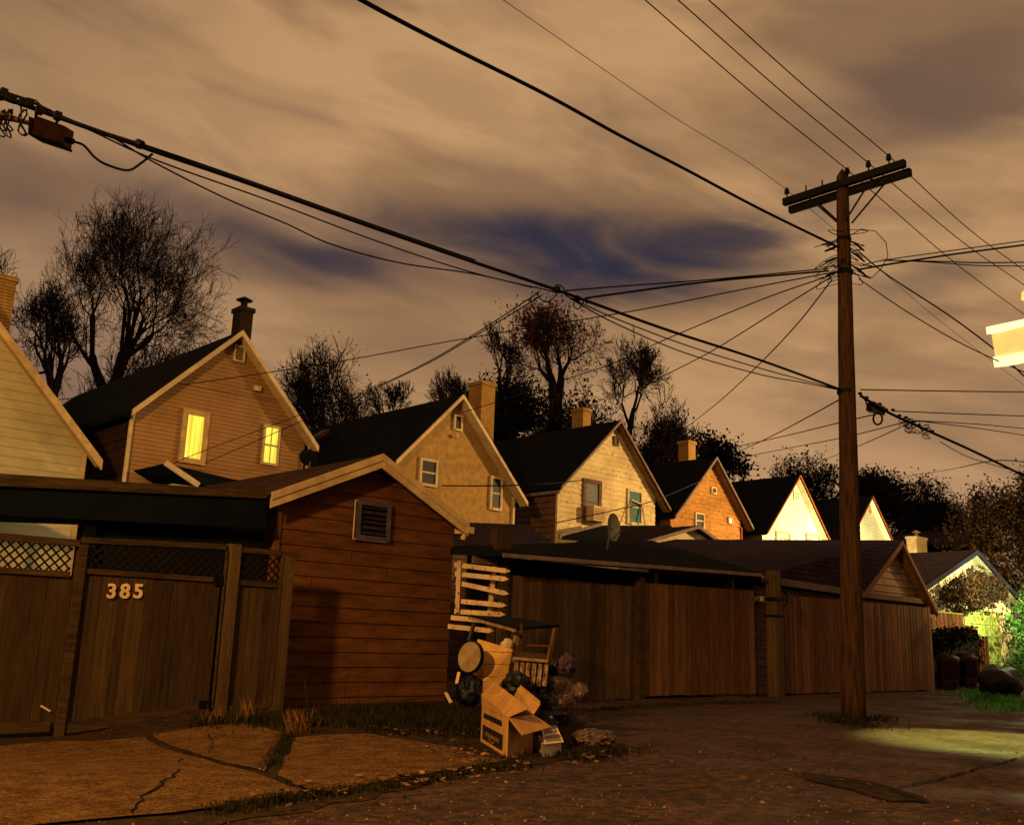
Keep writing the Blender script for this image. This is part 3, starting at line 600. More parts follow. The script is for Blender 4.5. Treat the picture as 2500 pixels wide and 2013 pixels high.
m = MB().box((G2-.01, YG-.05, 2.08), (G4+.08, YG+.05, 2.15)).box((G2+.01, YG-.035, 1.64), (G3-.03, YG+.02, 1.71)).box((G2+.01, YG-.035, -.05), (G3-.03, YG+.02, .08)); each(m, 'rail', 'rail', GB)
m = MB().box((G3-.03, YG-.07, -.1), (G4, YG+.05, 2.08)); m.build('post', 'fence_mid', GB)
m = MB().box((G3-.05, YG-.08, .05), (G3-.034, YG-.02, 2.06)); m.build('edge_strip', 'rail', GB)
def text(body, name, mt, parent, size, p0, rot, ext=.008, bold=.0, sx=1):
    c = bpy.data.curves.new(name, 'FONT'); c.body = body; c.size = size; c.extrude = ext; c.offset = bold
    tmp = bpy.data.objects.new('tmp', c); COL.objects.link(tmp); bpy.context.view_layer.update()
    me = bpy.data.meshes.new_from_object(tmp.evaluated_get(bpy.context.evaluated_depsgraph_get())); bpy.data.objects.remove(tmp)
    me.transform(Matrix.Diagonal((sx, 1, 1, 1))); me.transform(rot); me.transform(Matrix.Translation(Vector(p0)-(ORG[parent.name] if parent else Vector())))
    me.materials.clear(); me.materials.append(K[mt]); o = bpy.data.objects.new(name, me); COL.objects.link(o); o.parent = parent; ORG[o.name] = ORG[parent.name]; return o
RX = Matrix.Rotation(math.pi/2, 4, 'X')
n0 = PY(258, 1459, YG-.04)
for k, ch in enumerate('385'): 
    q = PY(258+k*33, 1458, YG-.02)
    text(ch, 'house_number', 'number', GA, .245, (q.x, YG-.022, q.z), RX, .01, .006, 1.02)
a = PY(100, 1722, YG-.03); b = PY(122, 1735, YG-.03); m = MB().beam(a, b, .02, .02); m.build('latch', 'white_trim', FL)

def postthing(label, x, y, w, z0, z1, mt='fence_mid', group='posts along the alley fences'):
    t = thing('fence_post', label, 'fence post', (x, y, 0), group)
    m = MB().hexa([(x-w/2, y-w/2, z0), (x+w/2, y-w/2, z0), (x+w/2, y+w/2, z0), (x-w/2, y+w/2, z0), (x-w/2+.01, y-w/2, z1), (x+w/2, y-w/2, z1), (x+w/2, y+w/2, z1), (x-w/2+.01, y+w/2, z1)]); m.build('post', mt, t); return t
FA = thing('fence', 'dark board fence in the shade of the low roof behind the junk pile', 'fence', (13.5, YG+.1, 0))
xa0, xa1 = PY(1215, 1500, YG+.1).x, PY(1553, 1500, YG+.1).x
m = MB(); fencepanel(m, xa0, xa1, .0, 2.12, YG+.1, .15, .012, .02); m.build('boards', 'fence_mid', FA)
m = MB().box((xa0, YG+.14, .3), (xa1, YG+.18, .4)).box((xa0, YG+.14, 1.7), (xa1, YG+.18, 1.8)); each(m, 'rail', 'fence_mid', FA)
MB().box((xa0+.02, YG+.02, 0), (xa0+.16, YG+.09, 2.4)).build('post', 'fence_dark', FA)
postthing('stout post where the shaded fence meets the paler board gate', PY(1560, 1600, YG).x, YG, .17, -.05, 2.3, 'rail')
FB = thing('fence', 'brown vertical board gate left of the tall post', 'fence', (17.3, YG, 0))
xb0, xb1 = PY(1571, 1560, YG).x+.02, PY(1843, 1560, YG).x
m = MB(); fencepanel(m, xb0, xb1, .06, 2.20, YG, .2, .024, .01, zl=2.26, n=20); m.build('boards', 'fence_red', FB)
m = MB().box((xb0, YG+.03, .3), (xb1, YG+.07, .4)).box((xb0, YG+.03, 1.8), (xb1, YG+.07, 1.9)); each(m, 'rail', 'fence_red', FB)
a = PY(1840, 1570, YG-.03); m = MB().tube([a+Vector((0, 0, .12)), a+Vector((.05, -.03, .08)), a+Vector((.06, -.03, -.1)), a+Vector((0, 0, -.14))], .012, 6); m.build('handle', 'iron', FB)
FD = thing('fence', 'short recessed board panel between gate and tall post', 'fence', (19.6, YG+.35, 0))
xd0, xd1 = xb1, PY(1885, 1560, YG).x
m = MB(); fencepanel(m, xd0, xd1+.1, .04, 1.95, YG+.3, .16, .015, .01); m.build('boards', 'fence_mid', FD)
a = PY(1868, 1462, YG+.1); MB().box((a.x-.12, YG+.1, a.z-.05), (a.x+.12, YG+.3, a.z+.06)).build('bracket', 'cream_trim', FD)
tp = postthing('tall round topped post with black straps between the two brown board fences', PY(1896, 1560, YG-.3).x, YG-.25, .24, -.05, 2.72, 'fence_mid')
x = PY(1896, 1560, YG-.3).x; m = MB().box((x-.15, YG-.4, 2.05), (x+.22, YG-.1, 2.13)).box((x-.14, YG-.39, 1.7), (x+.14, YG-.11, 1.75)); m.tube([(x+.15, YG-.4, 2.3), (x+.3, YG-.4, 2.2), (x+.32, YG-.4, 2.0), (x+.2, YG-.4, 1.95)], .025, 6); m.build('strap', 'iron', tp)
FC = thing('fence', 'long brown board fence behind the utility pole', 'fence', (24.4, YG, 0))
xc0, xc1 = PY(1905, 1560, YG).x, PY(2276, 1560, YG).x
m = MB(); fencepanel(m, xc0, xc1, .03, 2.22, YG, .19, .03, .015, zl=2.28); m.build('boards', 'fence_red', FC)
m = MB().box((xc0, YG+.03, .3), (xc1, YG+.07, .4)).box((xc0, YG+.03, 1.8), (xc1, YG+.07, 1.9)); each(m, 'rail', 'fence_red', FC)
m = MB(); fencepanel(m, xc1, xc1+.01, .03, 2.2, YG, .1); m.box((xc1, YG+.03, .02), (xc1+.04, 14.5, 2.25)); m.build('return_boards', 'fence_mid', FC)

# ------------------------------------------------------------------ low carport over the shaded fence
C2 = thing('carport', 'low dark roofed carport with a rusty edge above the shaded fence', 'carport', (14.5, 13, 0))
ga, gb = PY(1225, 1345, 12.0), PY(1856, 1397, 12.0); rl, rm = PY(1108, 1332, 16), PY(1590, 1318, 16); lf = PY(1108, 1340, 12.6)
m = MB(); T = [ga, gb, rm, rl]; Bt = [p-Vector((0, 0, .09)) for p in T]; m.hexa(Bt+T)
m.hexa([lf-Vector((0, 0, .09)), ga-Vector((0, 0, .09)), rl-Vector((0, -.1, .09)), rl-Vector((.5, -.1, .09)), lf, ga, rl+Vector((0, .1, 0)), rl+Vector((-.5, .1, 0))])
m.build('roof', 'roof', C2)
m = MB().hexa([ga+Vector((0, -.06, -.10)), gb+Vector((0, -.06, -.09)), gb+Vector((0, -.02, -.09)), ga+Vector((0, -.02, -.10)), ga+Vector((0, -.06, -.03)), gb+Vector((0, -.06, -.02)), gb+Vector((0, -.02, -.02)), ga+Vector((0, -.02, -.03))]); m.build('edge_flashing', 'rust_trim' if 0 else 'grey_trim', C2)
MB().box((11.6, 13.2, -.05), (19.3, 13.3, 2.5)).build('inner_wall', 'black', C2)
a = PY(1162, 1375, 12.4); b = PY(1212, 1355, 12.4); m = MB().box((a.x-.1, 12.35, a.z), (b.x, 12.4, b.z)); m.build('board', 'siding_side', C2)
MB().box((PY(1215, 1300, 13).x, 13, 0), (PY(1250, 1300, 13).x, 13.2, PY(1230, 1290, 13).z)).build('stub_post', 'fence_dark', C2)
for k, xx in enumerate((PY(1613, 1440, 12.2).x, PY(1800, 1440, 12.2).x)): MB().box((xx, 12.36, 1.9), (xx+.14, 12.5, 2.5)).build('post', 'fence_mid', C2)
# dish
dc = PY(1492, 1287, 13.2); DS = thing('satellite_dish', 'grey green satellite dish standing on the low carport roof', 'satellite dish', (dc.x, dc.y, dc.z-.25))
m = MB(); vd = ray(1492, 1287).normalized(); side = vd.cross(Vector((0, 0, 1))).normalized(); nd = (side*.75-vd*.6+Vector((0, 0, .1))).normalized(); hz_ = nd.cross(Vector((0, 0, 1))).normalized(); vz = hz_.cross(nd)
for ri in range(1, 7):
    for k in range(24):
        a0, a1 = 2*math.pi*k/24, 2*math.pi*(k+1)/24; r0, r1 = (ri-1)/6, ri/6
        pt = lambda r, a: dc+hz_*(.21*r*math.cos(a))+vz*(.29*r*math.sin(a))+nd*(.07*r*r)
        m.face([pt(r0, a0), pt(r1, a0), pt(r1, a1), pt(r0, a1)])
m.build('reflector', 'dish', DS, smooth_=True, fix=False); m = MB().tube([dc, dc-Vector((0, 0, .45))-nd*.1], .025, 6); m.build('mast', 'metal', DS)
m = MB().tube([dc-vz*.25, dc+nd*.3-vz*.05], .012, 5); m.build('feed_arm', 'metal', DS)
dc = PY(757, 1116, 19.5); D2 = thing('satellite_dish', 'small dark dish below the right eave of the tan sided house', 'satellite dish', (dc.x, dc.y, dc.z-.3))
m = MB()
for ri in range(1, 5):
    for k in range(20):
        a0, a1 = 2*math.pi*k/20, 2*math.pi*(k+1)/20; r0, r1 = (ri-1)/4, ri/4
        pt = lambda r, a: dc+Vector((.26*r*math.cos(a), .1*r*r-.05, .2*r*math.sin(a)))
        m.face([pt(r0, a0), pt(r1, a0), pt(r1, a1), pt(r0, a1)])
m.build('reflector', 'roof', D2, smooth_=True, fix=False); MB().tube([dc, dc-Vector((0, 0, 3.5))], .03, 6).build('mast', 'metal', D2)
# small gabled porch roof in front of the peeling house
PR = thing('garage', 'small cream walled outbuilding with a purplish roof below the peeling cream house', 'garage', (24, 18.5, 0))
yp = 18.2; A = PY(1590, 1316, yp); B_ = PY(1688, 1283, yp); C_ = PY(1738, 1318, yp)
m = MB(); chevron(m, (A.x-.6, A.z-.1), (B_.x, B_.z), (C_.x, C_.z), yp-.25, yp+3, .07); m.build('roof', 'roof_purple', PR)
m = MB(); m.face([(A.x, yp, 0), (C_.x-.25, yp, 0), (C_.x-.25, yp, C_.z), (B_.x, yp, B_.z-.08), (A.x, yp, A.z-.05)]); m.face([(A.x, yp, 0), (A.x, yp+3, 0), (A.x, yp+3, A.z), (A.x, yp, A.z)]); m.build('wall', 'siding_peel', PR, fix=False)
m = MB(); 
for e in (Vector((A.x-.6, yp-.28, A.z-.1)), Vector((C_.x, yp-.28, C_.z))): p = Vector((B_.x, yp-.28, B_.z)); m.hexa([p-Vector((0, .02, .1)), e-Vector((0, .02, .1)), e-Vector((0, -.02, .1)), p-Vector((0, -.02, .1)), p-Vector((0, .02, 0)), e-Vector((0, .02, 0)), e+Vector((0, .02, 0)), p+Vector((0, .02, 0))])
m.build('rake_board', 'grey_trim', PR)

# ------------------------------------------------------------------ garage with dark long roof and shingled gable
GC = thing('garage', 'dark roofed garage with a small shingled gable rising above the long board fence', 'garage', (24, 12.6, 0))
yg = 12.6; pk = PY(2202, 1318, yg-.3); el_ = PY(2112, 1441, yg-.3); er_ = PY(2288, 1490, yg-.3)
RL = Vector((24.2, 18.3, 4.12)); D0 = Vector((19.6, 12.35, 2.62)); D1 = Vector((el_.x-.05, 12.3, el_.z-.02))
m = MB(); m.face([D0, D1, pk, RL]); m.face([D0, RL, Vector((18.6, 18.6, 3.0))]); m.face([pk, er_, er_+Vector((-3, 6, 0)), RL]); m.face([D1, el_, pk]); 
m.face([p-Vector((0, 0, .08)) for p in (D0, D1, pk, RL)][::-1]); m.face([D0-Vector((0, 0, .08)), D1-Vector((0, 0, .08)), D1, D0])
m.build('roof', 'roof_purple', GC, fix=False)
m = MB(); poly = [(el_.x+.25, 2.42), (er_.x-.3, 2.42), (er_.x-.3, 2.5), (pk.x, pk.z-.12)]
lap(m, (0, yg, 0), (1, 0, 0), (0, -1, 0), poly, .19, .03, .004); m.build('gable_wall', mat('grey_tan_shingles', (.27, .165, .08), (.2, .12, .06), 6, .9, .4, 20, island=.15), GC, fix=False)
MB().box((D0.x+.2, yg, 0), (er_.x-.3, yg+.1, 2.42)).build('lower_wall', 'siding_side', GC)
m = MB()
for e in (el_, er_):
    for dy, h in ((.03, .14), (.0, .20)):
        p = Vector((pk.x, yg-.3-dy, pk.z)); ee = Vector((e.x, yg-.3-dy, e.z)); s_ = Vector((0, 0, h)); d2 = Vector((0, .03, 0)); m.hexa([p-s_, ee-s_, ee-s_+d2, p-s_+d2, p, ee, ee+d2, p+d2])
m.build('rake_board', 'fence_red', GC)
m = MB(); chevron(m, (el_.x+.05, el_.z-.09), (pk.x, pk.z-.09), (er_.x-.05, er_.z-.09), yg-.27, yg-.035, .02); m.build('soffit', 'soffit', GC)
m = MB().box((el_.x-.05, yg-.2, 2.38), (er_.x-.05, yg-.05, 2.52)); m.build('sill_beam', 'fence_red', GC)
m = MB().hexa([D0+Vector((0, -.05, -.16)), D1+Vector((0, -.05, -.16)), D1+Vector((0, -.02, -.16)), D0+Vector((0, -.02, -.16)), D0+Vector((0, -.1, -.01)), D1+Vector((0, -.1, -.01)), D1+Vector((0, -.02, .0)), D0+Vector((0, -.02, .0))]); m.build('fascia', 'grey_trim', GC)

# ------------------------------------------------------------------ lit garage at the right
Y3 = 13.9; G3_ = thing('garage', 'pale lit garage with a panelled green door and vines over its gable', 'garage', (36, Y3, .4))
pk = PY(2384, 1343, Y3-.3); el_ = PY(2238, 1443, Y3-.3); er_ = PY(2500, 1473, Y3-.3)
m = MB(); chevron(m, (el_.x, el_.z), (pk.x, pk.z), (er_.x, er_.z), Y3-.3, Y3+3.6, .1); m.build('roof', 'roof_purple', G3_)
m = MB(); poly = [(el_.x+.3, .3), (er_.x-.5, .3), (er_.x-.5, er_.z+.1), (pk.x, pk.z-.1), (el_.x+.3, el_.z+.1)]; m.face([(a, Y3, b) for a, b in poly]); m.box((el_.x+.3, Y3+.02, .3), (er_.x-.5, Y3+3.3, el_.z-.1)); m.build('wall', 'wall_pale', G3_, fix=False)
m = MB()
for e in (el_, er_): p = Vector((pk.x, Y3-.36, pk.z+.02)); ee = Vector((e.x, Y3-.36, e.z+.02)); s_ = Vector((0, 0, .17)); d2 = Vector((0, .05, 0)); m.hexa([p-s_, ee-s_, ee-s_+d2, p-s_+d2, p, ee, ee+d2, p+d2])
m.build('rake_board', 'blue_trim', G3_)
m = MB(); chevron(m, (el_.x+.05, el_.z-.12), (pk.x, pk.z-.12), (er_.x-.05, er_.z-.12), Y3-.27, Y3-.01, .02); m.build('soffit', 'wall_pale', G3_)
dx1 = PY(2446, 1600, Y3-.05).x; dx0 = dx1-3.0; dz1 = PY(2430, 1494, Y3-.05).z
m = MB().box((dx0, Y3-.06, .35), (dx1-.12, Y3-.02, dz1)); dr = m.build('garage_door', 'door_green', G3_)
m = MB()
for k in range(1, 5): z = .42+(dz1-.42)*k/5; m.box((dx0, Y3-.09, z-.04), (dx1-.12, Y3-.06, z+.04))
for k in range(5): xx = dx0+(dx1-.12-dx0)*k/4; m.box((xx-.05, Y3-.094, .4), (xx+.05, Y3-.061, dz1))
m.build('door_mouldings', 'door_green', dr)
m = MB().box((dx1-.12, Y3-.1, .35), (dx1+.08, Y3-.03, dz1+.15)).box((dx0, Y3-.1, dz1), (dx1-.12, Y3-.03, dz1+.15)); m.build('door_frame', 'wall_pale', G3_)

def leaves(mb, fn, n, size, flat=.0):
    for _ in range(n):
        c = fn(); a = Vector((random.gauss(0, 1), random.gauss(0, 1), random.gauss(0, 1))).normalized(); b = a.orthogonal().normalized(); s_ = size*random.uniform(.6, 1.4)
        b.rotate(Matrix.Rotation(random.uniform(0, 6.28), 3, a)); a2 = b.cross(a); mb.face([c-b*s_*.5, c+a2*s_*.3, c+b*s_*.5, c-a2*s_*.3])
VN = thing('vine', 'tangled dry vine hanging over the gable of the lit garage', 'vine', tuple(PY(2380, 1450, Y3-.4)))
m = MB()
def vfn():
    while True:
        x = random.gauss(2382, 48); y = random.gauss(1448, 38); top = 1360+abs(x-2384)*.72
        if y > top+12 and y < 1500 and 2292 < x < 2462 and noise.noise(Vector((x*.035, y*.05, 3)))+random.uniform(-.5, .35)+(.25 if y < 1470 else -.1) > 0: return PY(x, y, Y3-.25-abs(random.gauss(0, .25)))
leaves(m, vfn, 5200, .11); m.build('foliage', 'vine_brown', VN, fix=False)
m = MB()
for k in range(26):
    a = PY(random.uniform(2320, 2440), random.uniform(1410, 1450), Y3-.35); p = [a]
    for j in range(6): p.append(p[-1]+Vector((random.uniform(-.25, .25), random.uniform(-.06, .03), random.uniform(-.24, .02))))
    m.tube(p, .012, 3)
m.build('stems', 'bark', VN)
BU = thing('bush', 'leafy green bush lit from above at the right edge', 'bush', tuple(PY(2500, 1650, 12.8)))
def bfn():
    while True:
        x = random.uniform(2450, 2640); y = random.uniform(1425, 1668)
        e = 2466+14*math.sin(y*.045)+(22 if y < 1500 else 0)+random.gauss(0, 7)
        if x > e: return PY(x, y, 12.9+random.uniform(-.9, .9))
m = MB(); leaves(m, bfn, 9000, .13); m.build('foliage', 'leaf_green', BU, fix=False)
m = MB()
for k in range(14):
    a = PY(random.uniform(2500, 2600), 1680, 12.9); a.z = .3; m.tube([a, a+Vector((random.uniform(-.3, .3), 0, 1)), a+Vector((random.uniform(-.6, .6), 0, 2.3))], .02, 4)
m.build('stems', 'bark', BU)

# bin alcove
yb = 12.8
FE = thing('fence', 'short brown board fence with pale gaps in front of the lit garage', 'fence', (31, 13.4, .1))
m = MB(); x0, x1 = PY(2277, 1550, 13.2).x, PY(2355, 1550, 13.2).x; fencepanel(m, x0, x1, .1, PY(2310, 1496, 13.2).z, 13.2, .3, .05, .01); x2 = PY(2386, 1550, 13.2).x; fencepanel(m, x1, x2, .1, PY(2370, 1528, 13.2).z, 13.2, .3, .03, .01); m.build('boards', 'fence_red', FE)
m = MB().box((x0, 13.19, PY(2310, 1496, 13.2).z), (x1+.02, 13.25, PY(2310, 1493, 13.2).z)).box((x1+.02, 13.19, PY(2370, 1528, 13.2).z), (x2, 13.25, PY(2370, 1525, 13.2).z)); m.build('cap_rail', 'door_green', FE)
EN = thing('bin_enclosure', 'dark boarded bin enclosure overgrown with vine at the end of the long fence', 'bin enclosure', (30, 12.4, .05))
x0, x1 = PY(2280, 1600, 12.9).x, PY(2392, 1600, 12.9).x; zt = PY(2340, 1545, 12.9).z
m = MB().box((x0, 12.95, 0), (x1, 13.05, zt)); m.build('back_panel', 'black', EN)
xp = PY(2407, 1600, 12.2).x; m = MB()
for k in range(4): m.box((xp-.5+k*.16, 12.2-k*.02, .02), (xp-.5+k*.16+.14, 12.24-k*.02, PY(2400, 1560-k*3, 12.2).z))
m.build('side_boards', 'fence_red', EN)
m = MB(); leaves(m, lambda: PY(min(2385, random.gauss(2330, 30)), random.gauss(1550, 9), 12.8+random.uniform(-.5, .2)), 1300, .12); leaves(m, lambda: PY(random.gauss(2396, 7), random.uniform(1550, 1620), 12.1+random.uniform(-.1, .1)), 70, .10); m.build('vine', 'leaf_dark', EN, fix=False)
for lab, xx in (('left of the two dull red rubbish bins in the dark enclosure', 2316), ('right of the two dull red rubbish bins in the dark enclosure', 2362)):
    c = PY(xx, 1660, 12.45); c.z = gz(c.x, c.y); h = 1.0
    t = thing('rubbish_bin', lab, 'rubbish bin', tuple(c), 'rubbish bins in the enclosure')
    m = MB().lathe(c, [(0, 0), (.24, 0), (.27, .3), (.275, .34), (.28, .34), (.31, .8), (.33, .82), (.33, .88), (.30, .88)], sides=20); m.build('barrel', 'bin', t, smooth_=True)
    m = MB().lathe(c+Vector((0, 0, .88)), [(.34, 0), (.34, .04), (.2, .12), (0, .14)], sides=20); m.build('lid', 'bin', t, smooth_=True)
    m = MB().tube([c+Vector((-.08, -.05, 1.0)), c+Vector((0, -.05, 1.06)), c+Vector((.08, -.05, 1.0))], .015, 5); m.build('lid_handle', 'iron', t)
c = PG(2442, 1700); t = MB().blob(c+Vector((0, 0, .36)), (.62, .5, .42), 5, .25, 1.8, .12).build('rubbish_bag', 'bag', None, c, True); prop(t, 'black rubbish bag on green grass near the lit garage', 'rubbish bag')

def blades(mb, pts, h, w=.012, lean=.4):
    for p in pts:
        hh = h*random.uniform(.4, 1.3); a = random.uniform(0, 6.28); d = Vector((math.cos(a), math.sin(a), 0)); s_ = Vector((-d.y, d.x, 0))*w
        t = p+d*hh*lean*random.uniform(.2, 1.2)+Vector((0, 0, hh)); md_ = p.lerp(t, .5)+Vector((0, 0, hh*.12)); mb.face([p-s_, p+s_, md_+s_*.7, t, md_-s_*.7])
def band(poly, n, sp):
    """points scattered along a photograph polyline projected on the ground"""
    out = []; seg = [(PG(*a), PG(*b)) for a, b in zip(poly, poly[1:])]; tot = sum((b-a).length for a, b in seg)
    for a, b in seg:
        for _ in range(int(n*(b-a).length/tot)):
            p = a.lerp(b, random.random()); q = p+Vector((random.gauss(0, sp), random.gauss(0, sp), 0))
            if noise.noise(q*1.6)+random.uniform(-.3, .5) > 0: q.z = gz(q.x, q.y)+.005; out.append(q)
    return out
m = MB()
blades(m, band([(530, 1982), (700, 1952), (860, 1932), (1000, 1910), (1110, 1888), (1230, 1870)], 5200, .07), .035, .006)
blades(m, band([(1230, 1868), (1400, 1848), (1500, 1830)], 2200, .16), .06, .006)
blades(m, band([(450, 1840), (550, 1870), (640, 1893), (709, 1922)], 1500, .022), .022, .005); blades(m, band([(700, 1795), (675, 1850), (650, 1888)], 1300, .045), .05, .006)
blades(m, band([(690, 1765), (850, 1765), (1000, 1775), (1140, 1790)], 6000, .38), .085, .008); blades(m, band([(900, 1740), (1080, 1745), (1150, 1780)], 6000, .5), .12, .008)
blades(m, band([(500, 1770), (660, 1762)], 2400, .12), .09, .007); blades(m, band([(2020, 1745), (2090, 1775), (2160, 1755)], 1500, .2), .08, .007)
blades(m, band([(1420, 1735), (1560, 1725), (1900, 1715)], 1200, .12), .05, .007)
prop(m.build('grass', 'grass', fix=False), 'dark grass and weeds along the apron edge and shed', 'grass', kind='stuff')
m = MB(); blades(m, band([(2395, 1690), (2440, 1712), (2490, 1740)], 3500, .35), .13, .012); prop(m.build('lit_grass', 'grass_green', fix=False), 'bright green grass beneath the black bag by the lit garage', 'grass', kind='stuff')
for lab, (px_, py_), n, h, mt, sp in (('dry golden grass tuft standing where the apron slabs meet', (728, 1793), 130, .25, 'dry_grass', .06), ('thin brown weed clump at the foot of the narrow gate', (600, 1765), 26, .28, 'dry_grass', .12), ('sparse weed clump in front of the gate post', (530, 1770), 24, .24, 'dry_grass', .1), ('tall wispy weeds against the red brown shed wall', (790, 1745), 14, .5, 'grass', .25)):
    b0 = PG(px_, py_); m = MB(); pts = [b0+Vector((random.gauss(0, sp), random.gauss(0, sp), 0)) for _ in range(n)]; blades(m, pts, h, .003, .4); prop(m.build('weed_clump', mt, None, b0, fix=False), lab, 'weeds')
m = MB(); pts = band([(1090, 1830), (1250, 1862), (1400, 1862), (1480, 1838)], 220, .22)+band([(700, 1950), (1000, 1915), (1250, 1880)], 160, .25)+band([(1000, 1780), (1150, 1815)], 120, .3)+band([(2050, 1760), (2200, 1750)], 60, .3)+band([(1400, 1850), (1700, 1900), (2300, 1960)], 50, .6)
for p in pts:
    s_ = random.uniform(.015, .04); a = random.uniform(0, 6.28); d = Vector((math.cos(a), math.sin(a), random.uniform(-.3, .3))); e = Vector((-d.y, d.x, random.uniform(-.2, .6))); p = p+Vector((0, 0, .04)); m.face([p-d*s_, p-e*s_*.7, p+d*s_, p+e*s_*.7])
prop(m.build('fallen_leaves', 'leaf_litter', fix=False), 'dry leaves fallen on the apron edge and alley', 'leaves', kind='stuff')

m = MB(); random.seed(21)
for k in range(3000):
    p = PG(random.uniform(-60, 2560), 1850+random.random()**.6*240 if random.random() < .75 else random.uniform(1730, 1860)); s_ = random.uniform(.004, .013)*(1 if random.random() < .95 else 2); a = random.uniform(0, 6.28)
    e1 = Vector((math.cos(a), math.sin(a), 0))*s_; e2 = Vector((-e1.y, e1.x, 0))*random.uniform(.5, 1); i = len(m.v); p.z += .018 if p.x < 6.5 and p.y > 5.9 else .002
    m.v += [p-e1, p-e2, p+e1, p+e2, p+Vector((0, 0, s_*.8))]; m.f += [[i, i+1, i+4], [i+1, i+2, i+4], [i+2, i+3, i+4], [i+3, i, i+4]]
prop(m.build('gravel', mat('loose_gravel', (.19, .10, .05), (.035, .018, .009), 3, .9, island=.8), fix=False), 'loose grit scattered over the lane and concrete apron', 'gravel', kind='stuff')
# ------------------------------------------------------------------ junk pile
def cp(x, y): return (1050+x/2.894, 1300+y/2.894)        # detail-view pixel -> photograph pixel
zb = depth(PG(*cp(300, 1200)))
def slab(name, pts, zc, th, mt, label=None, cat=None, parent=None):
    if not isinstance(zc, (list, tuple)): zc = [zc]*len(pts)
    P = [PD(*cp(*p), z) for p, z in zip(pts, zc)]; nrm = (P[1]-P[0]).cross(P[-1]-P[0]).normalized()
    if nrm.dot(F) < 0: nrm = -nrm
    m = MB().prism(P, nrm*th); o = m.build(name, mt, parent, None if parent else sum(P, Vector())/len(P))
    if cat: prop(o, label, cat)
    return o
z1 = depth(PG(*cp(150, 1180)))
# picket fence section on its side
PK = thing('picket_panel', 'flaking white picket fence section turned on its side against the shed', 'picket fence', tuple(PD(*cp(350, 590), 14.4)))
for (a, b, c, d) in ((175, 225, 535, 268), (180, 290, 525, 325), (185, 350, 525, 425), (180, 480, 510, 510), (175, 555, 500, 575), (150, 598, 480, 628), (130, 660, 420, 690)):
    A_, B2 = PD(*cp(a, b), 14.5), PD(*cp(c, d), 14.2); dd = (B2-A_).normalized(); up = Vector((0, 0, 1)); nn_ = dd.cross(up).normalized(); up = nn_.cross(dd)*.034
    m = MB().prism([A_-up, B2-up, B2+dd*.08, B2+up, A_+up], nn_*.02); m.build('picket', 'picket', PK)
for (a, b, c, d) in ((455, 240, 415, 600), (205, 200, 190, 560)):
    m = MB().beam(PD(*cp(a, b), 14.42), PD(*cp(c, d), 14.42), .06, .04); m.build('rail', 'picket', PK)
# old table upended on the pile
TB = thing('table', 'old dark topped wooden table standing over the junk', 'table', tuple(PG(*cp(560, 1230))))
slab('tabletop', [(280, 597), (600, 690), (915, 665), (640, 618)], [12.6, 11.6, 12.6, 13.4], .03, 'black', parent=TB)
m = MB().beam(PD(*cp(275, 600), 12.5), PD(*cp(600, 690), 11.55), .03, .03); m.build('apron', 'old_wood', TB)
for a, b, w, mt in ((cp(615, 705), cp(562, 1040), .05, 'old_wood'), (cp(310, 640), cp(275, 760), .035, 'fence_dark'), (cp(885, 675), cp(835, 900), .04, 'fence_red'), (cp(645, 640), cp(640, 880), .035, 'fence_dark')):
    m = MB().beam(PD(*a, 11.7), PD(*b, 11.7), w, w); m.build('leg', mt, TB)
m = MB().beam(PD(*cp(630, 790), 11.72), PD(*cp(862, 800), 12.0), .02, .02); m.build('stretcher', 'rust_trim', TB)
# yellow boarded panel, round lid and cushion
slab('wooden_panel', [(335, 748), (583, 822), (548, 1002), (385, 1050), (300, 1000)], [11.4, 11.2, 11.1, 11.0, 11.2], .03, 'plywood', 'yellow boarded wooden panel leaning behind the round lid', 'panel')
c = PD(1147.5, 1602.7, 11.0); nd = (-ray(1150, 1600).normalized()*.74-R0*.62+Vector((0, 0, .12))).normalized()
RD = thing('round_lid', 'round tan lid with a dark rim leaning on the yellow panel', 'lid', tuple(c))
m = MB().lathe(c, [(0, .012), (.165, .012), (.165, -.02), (0, -.02)], nd, 40); m.build('board', 'disc', RD)
m = MB().lathe(c, [(.166, -.03), (.180, -.03), (.180, .016), (.166, .016), (.166, -.03)], nd, 40); m.build('rim', 'iron', RD)
c = PD(*cp(545, 800), 11.6); prop(MB().blob(c+Vector((0, 0, .01)), (.08, .07, .075), 3, .25).build('cushion', 'cloth', None, c, True), 'pale rounded cushion behind the yellow panel', 'cushion')
c = PG(1144, 1735); prop(MB().blob(PD(1144, 1688, depth(c)), (.17, .17, .225), 8, .28, 2.2, .05, 4).build('rubbish_bag', 'bag', None, c, True), 'black rubbish bag slumped between shed corner and cardboard box', 'rubbish bag')
for k, (a, b, c_, d) in enumerate(((205, 985, 188, 1065), (110, 1128, 150, 1200))):
    m = MB().beam(PD(*cp(a, b), 11.6), PD(*cp(c_, d), 11.5), .035, .02); prop(m.build('wood_scrap', 'picket', None, PD(*cp(c_, d), 11.5)), ('pale stick upright behind the slumped black bag', 'pale broken stick on the grass at the shed corner')[k], 'stick', 'wood scraps')
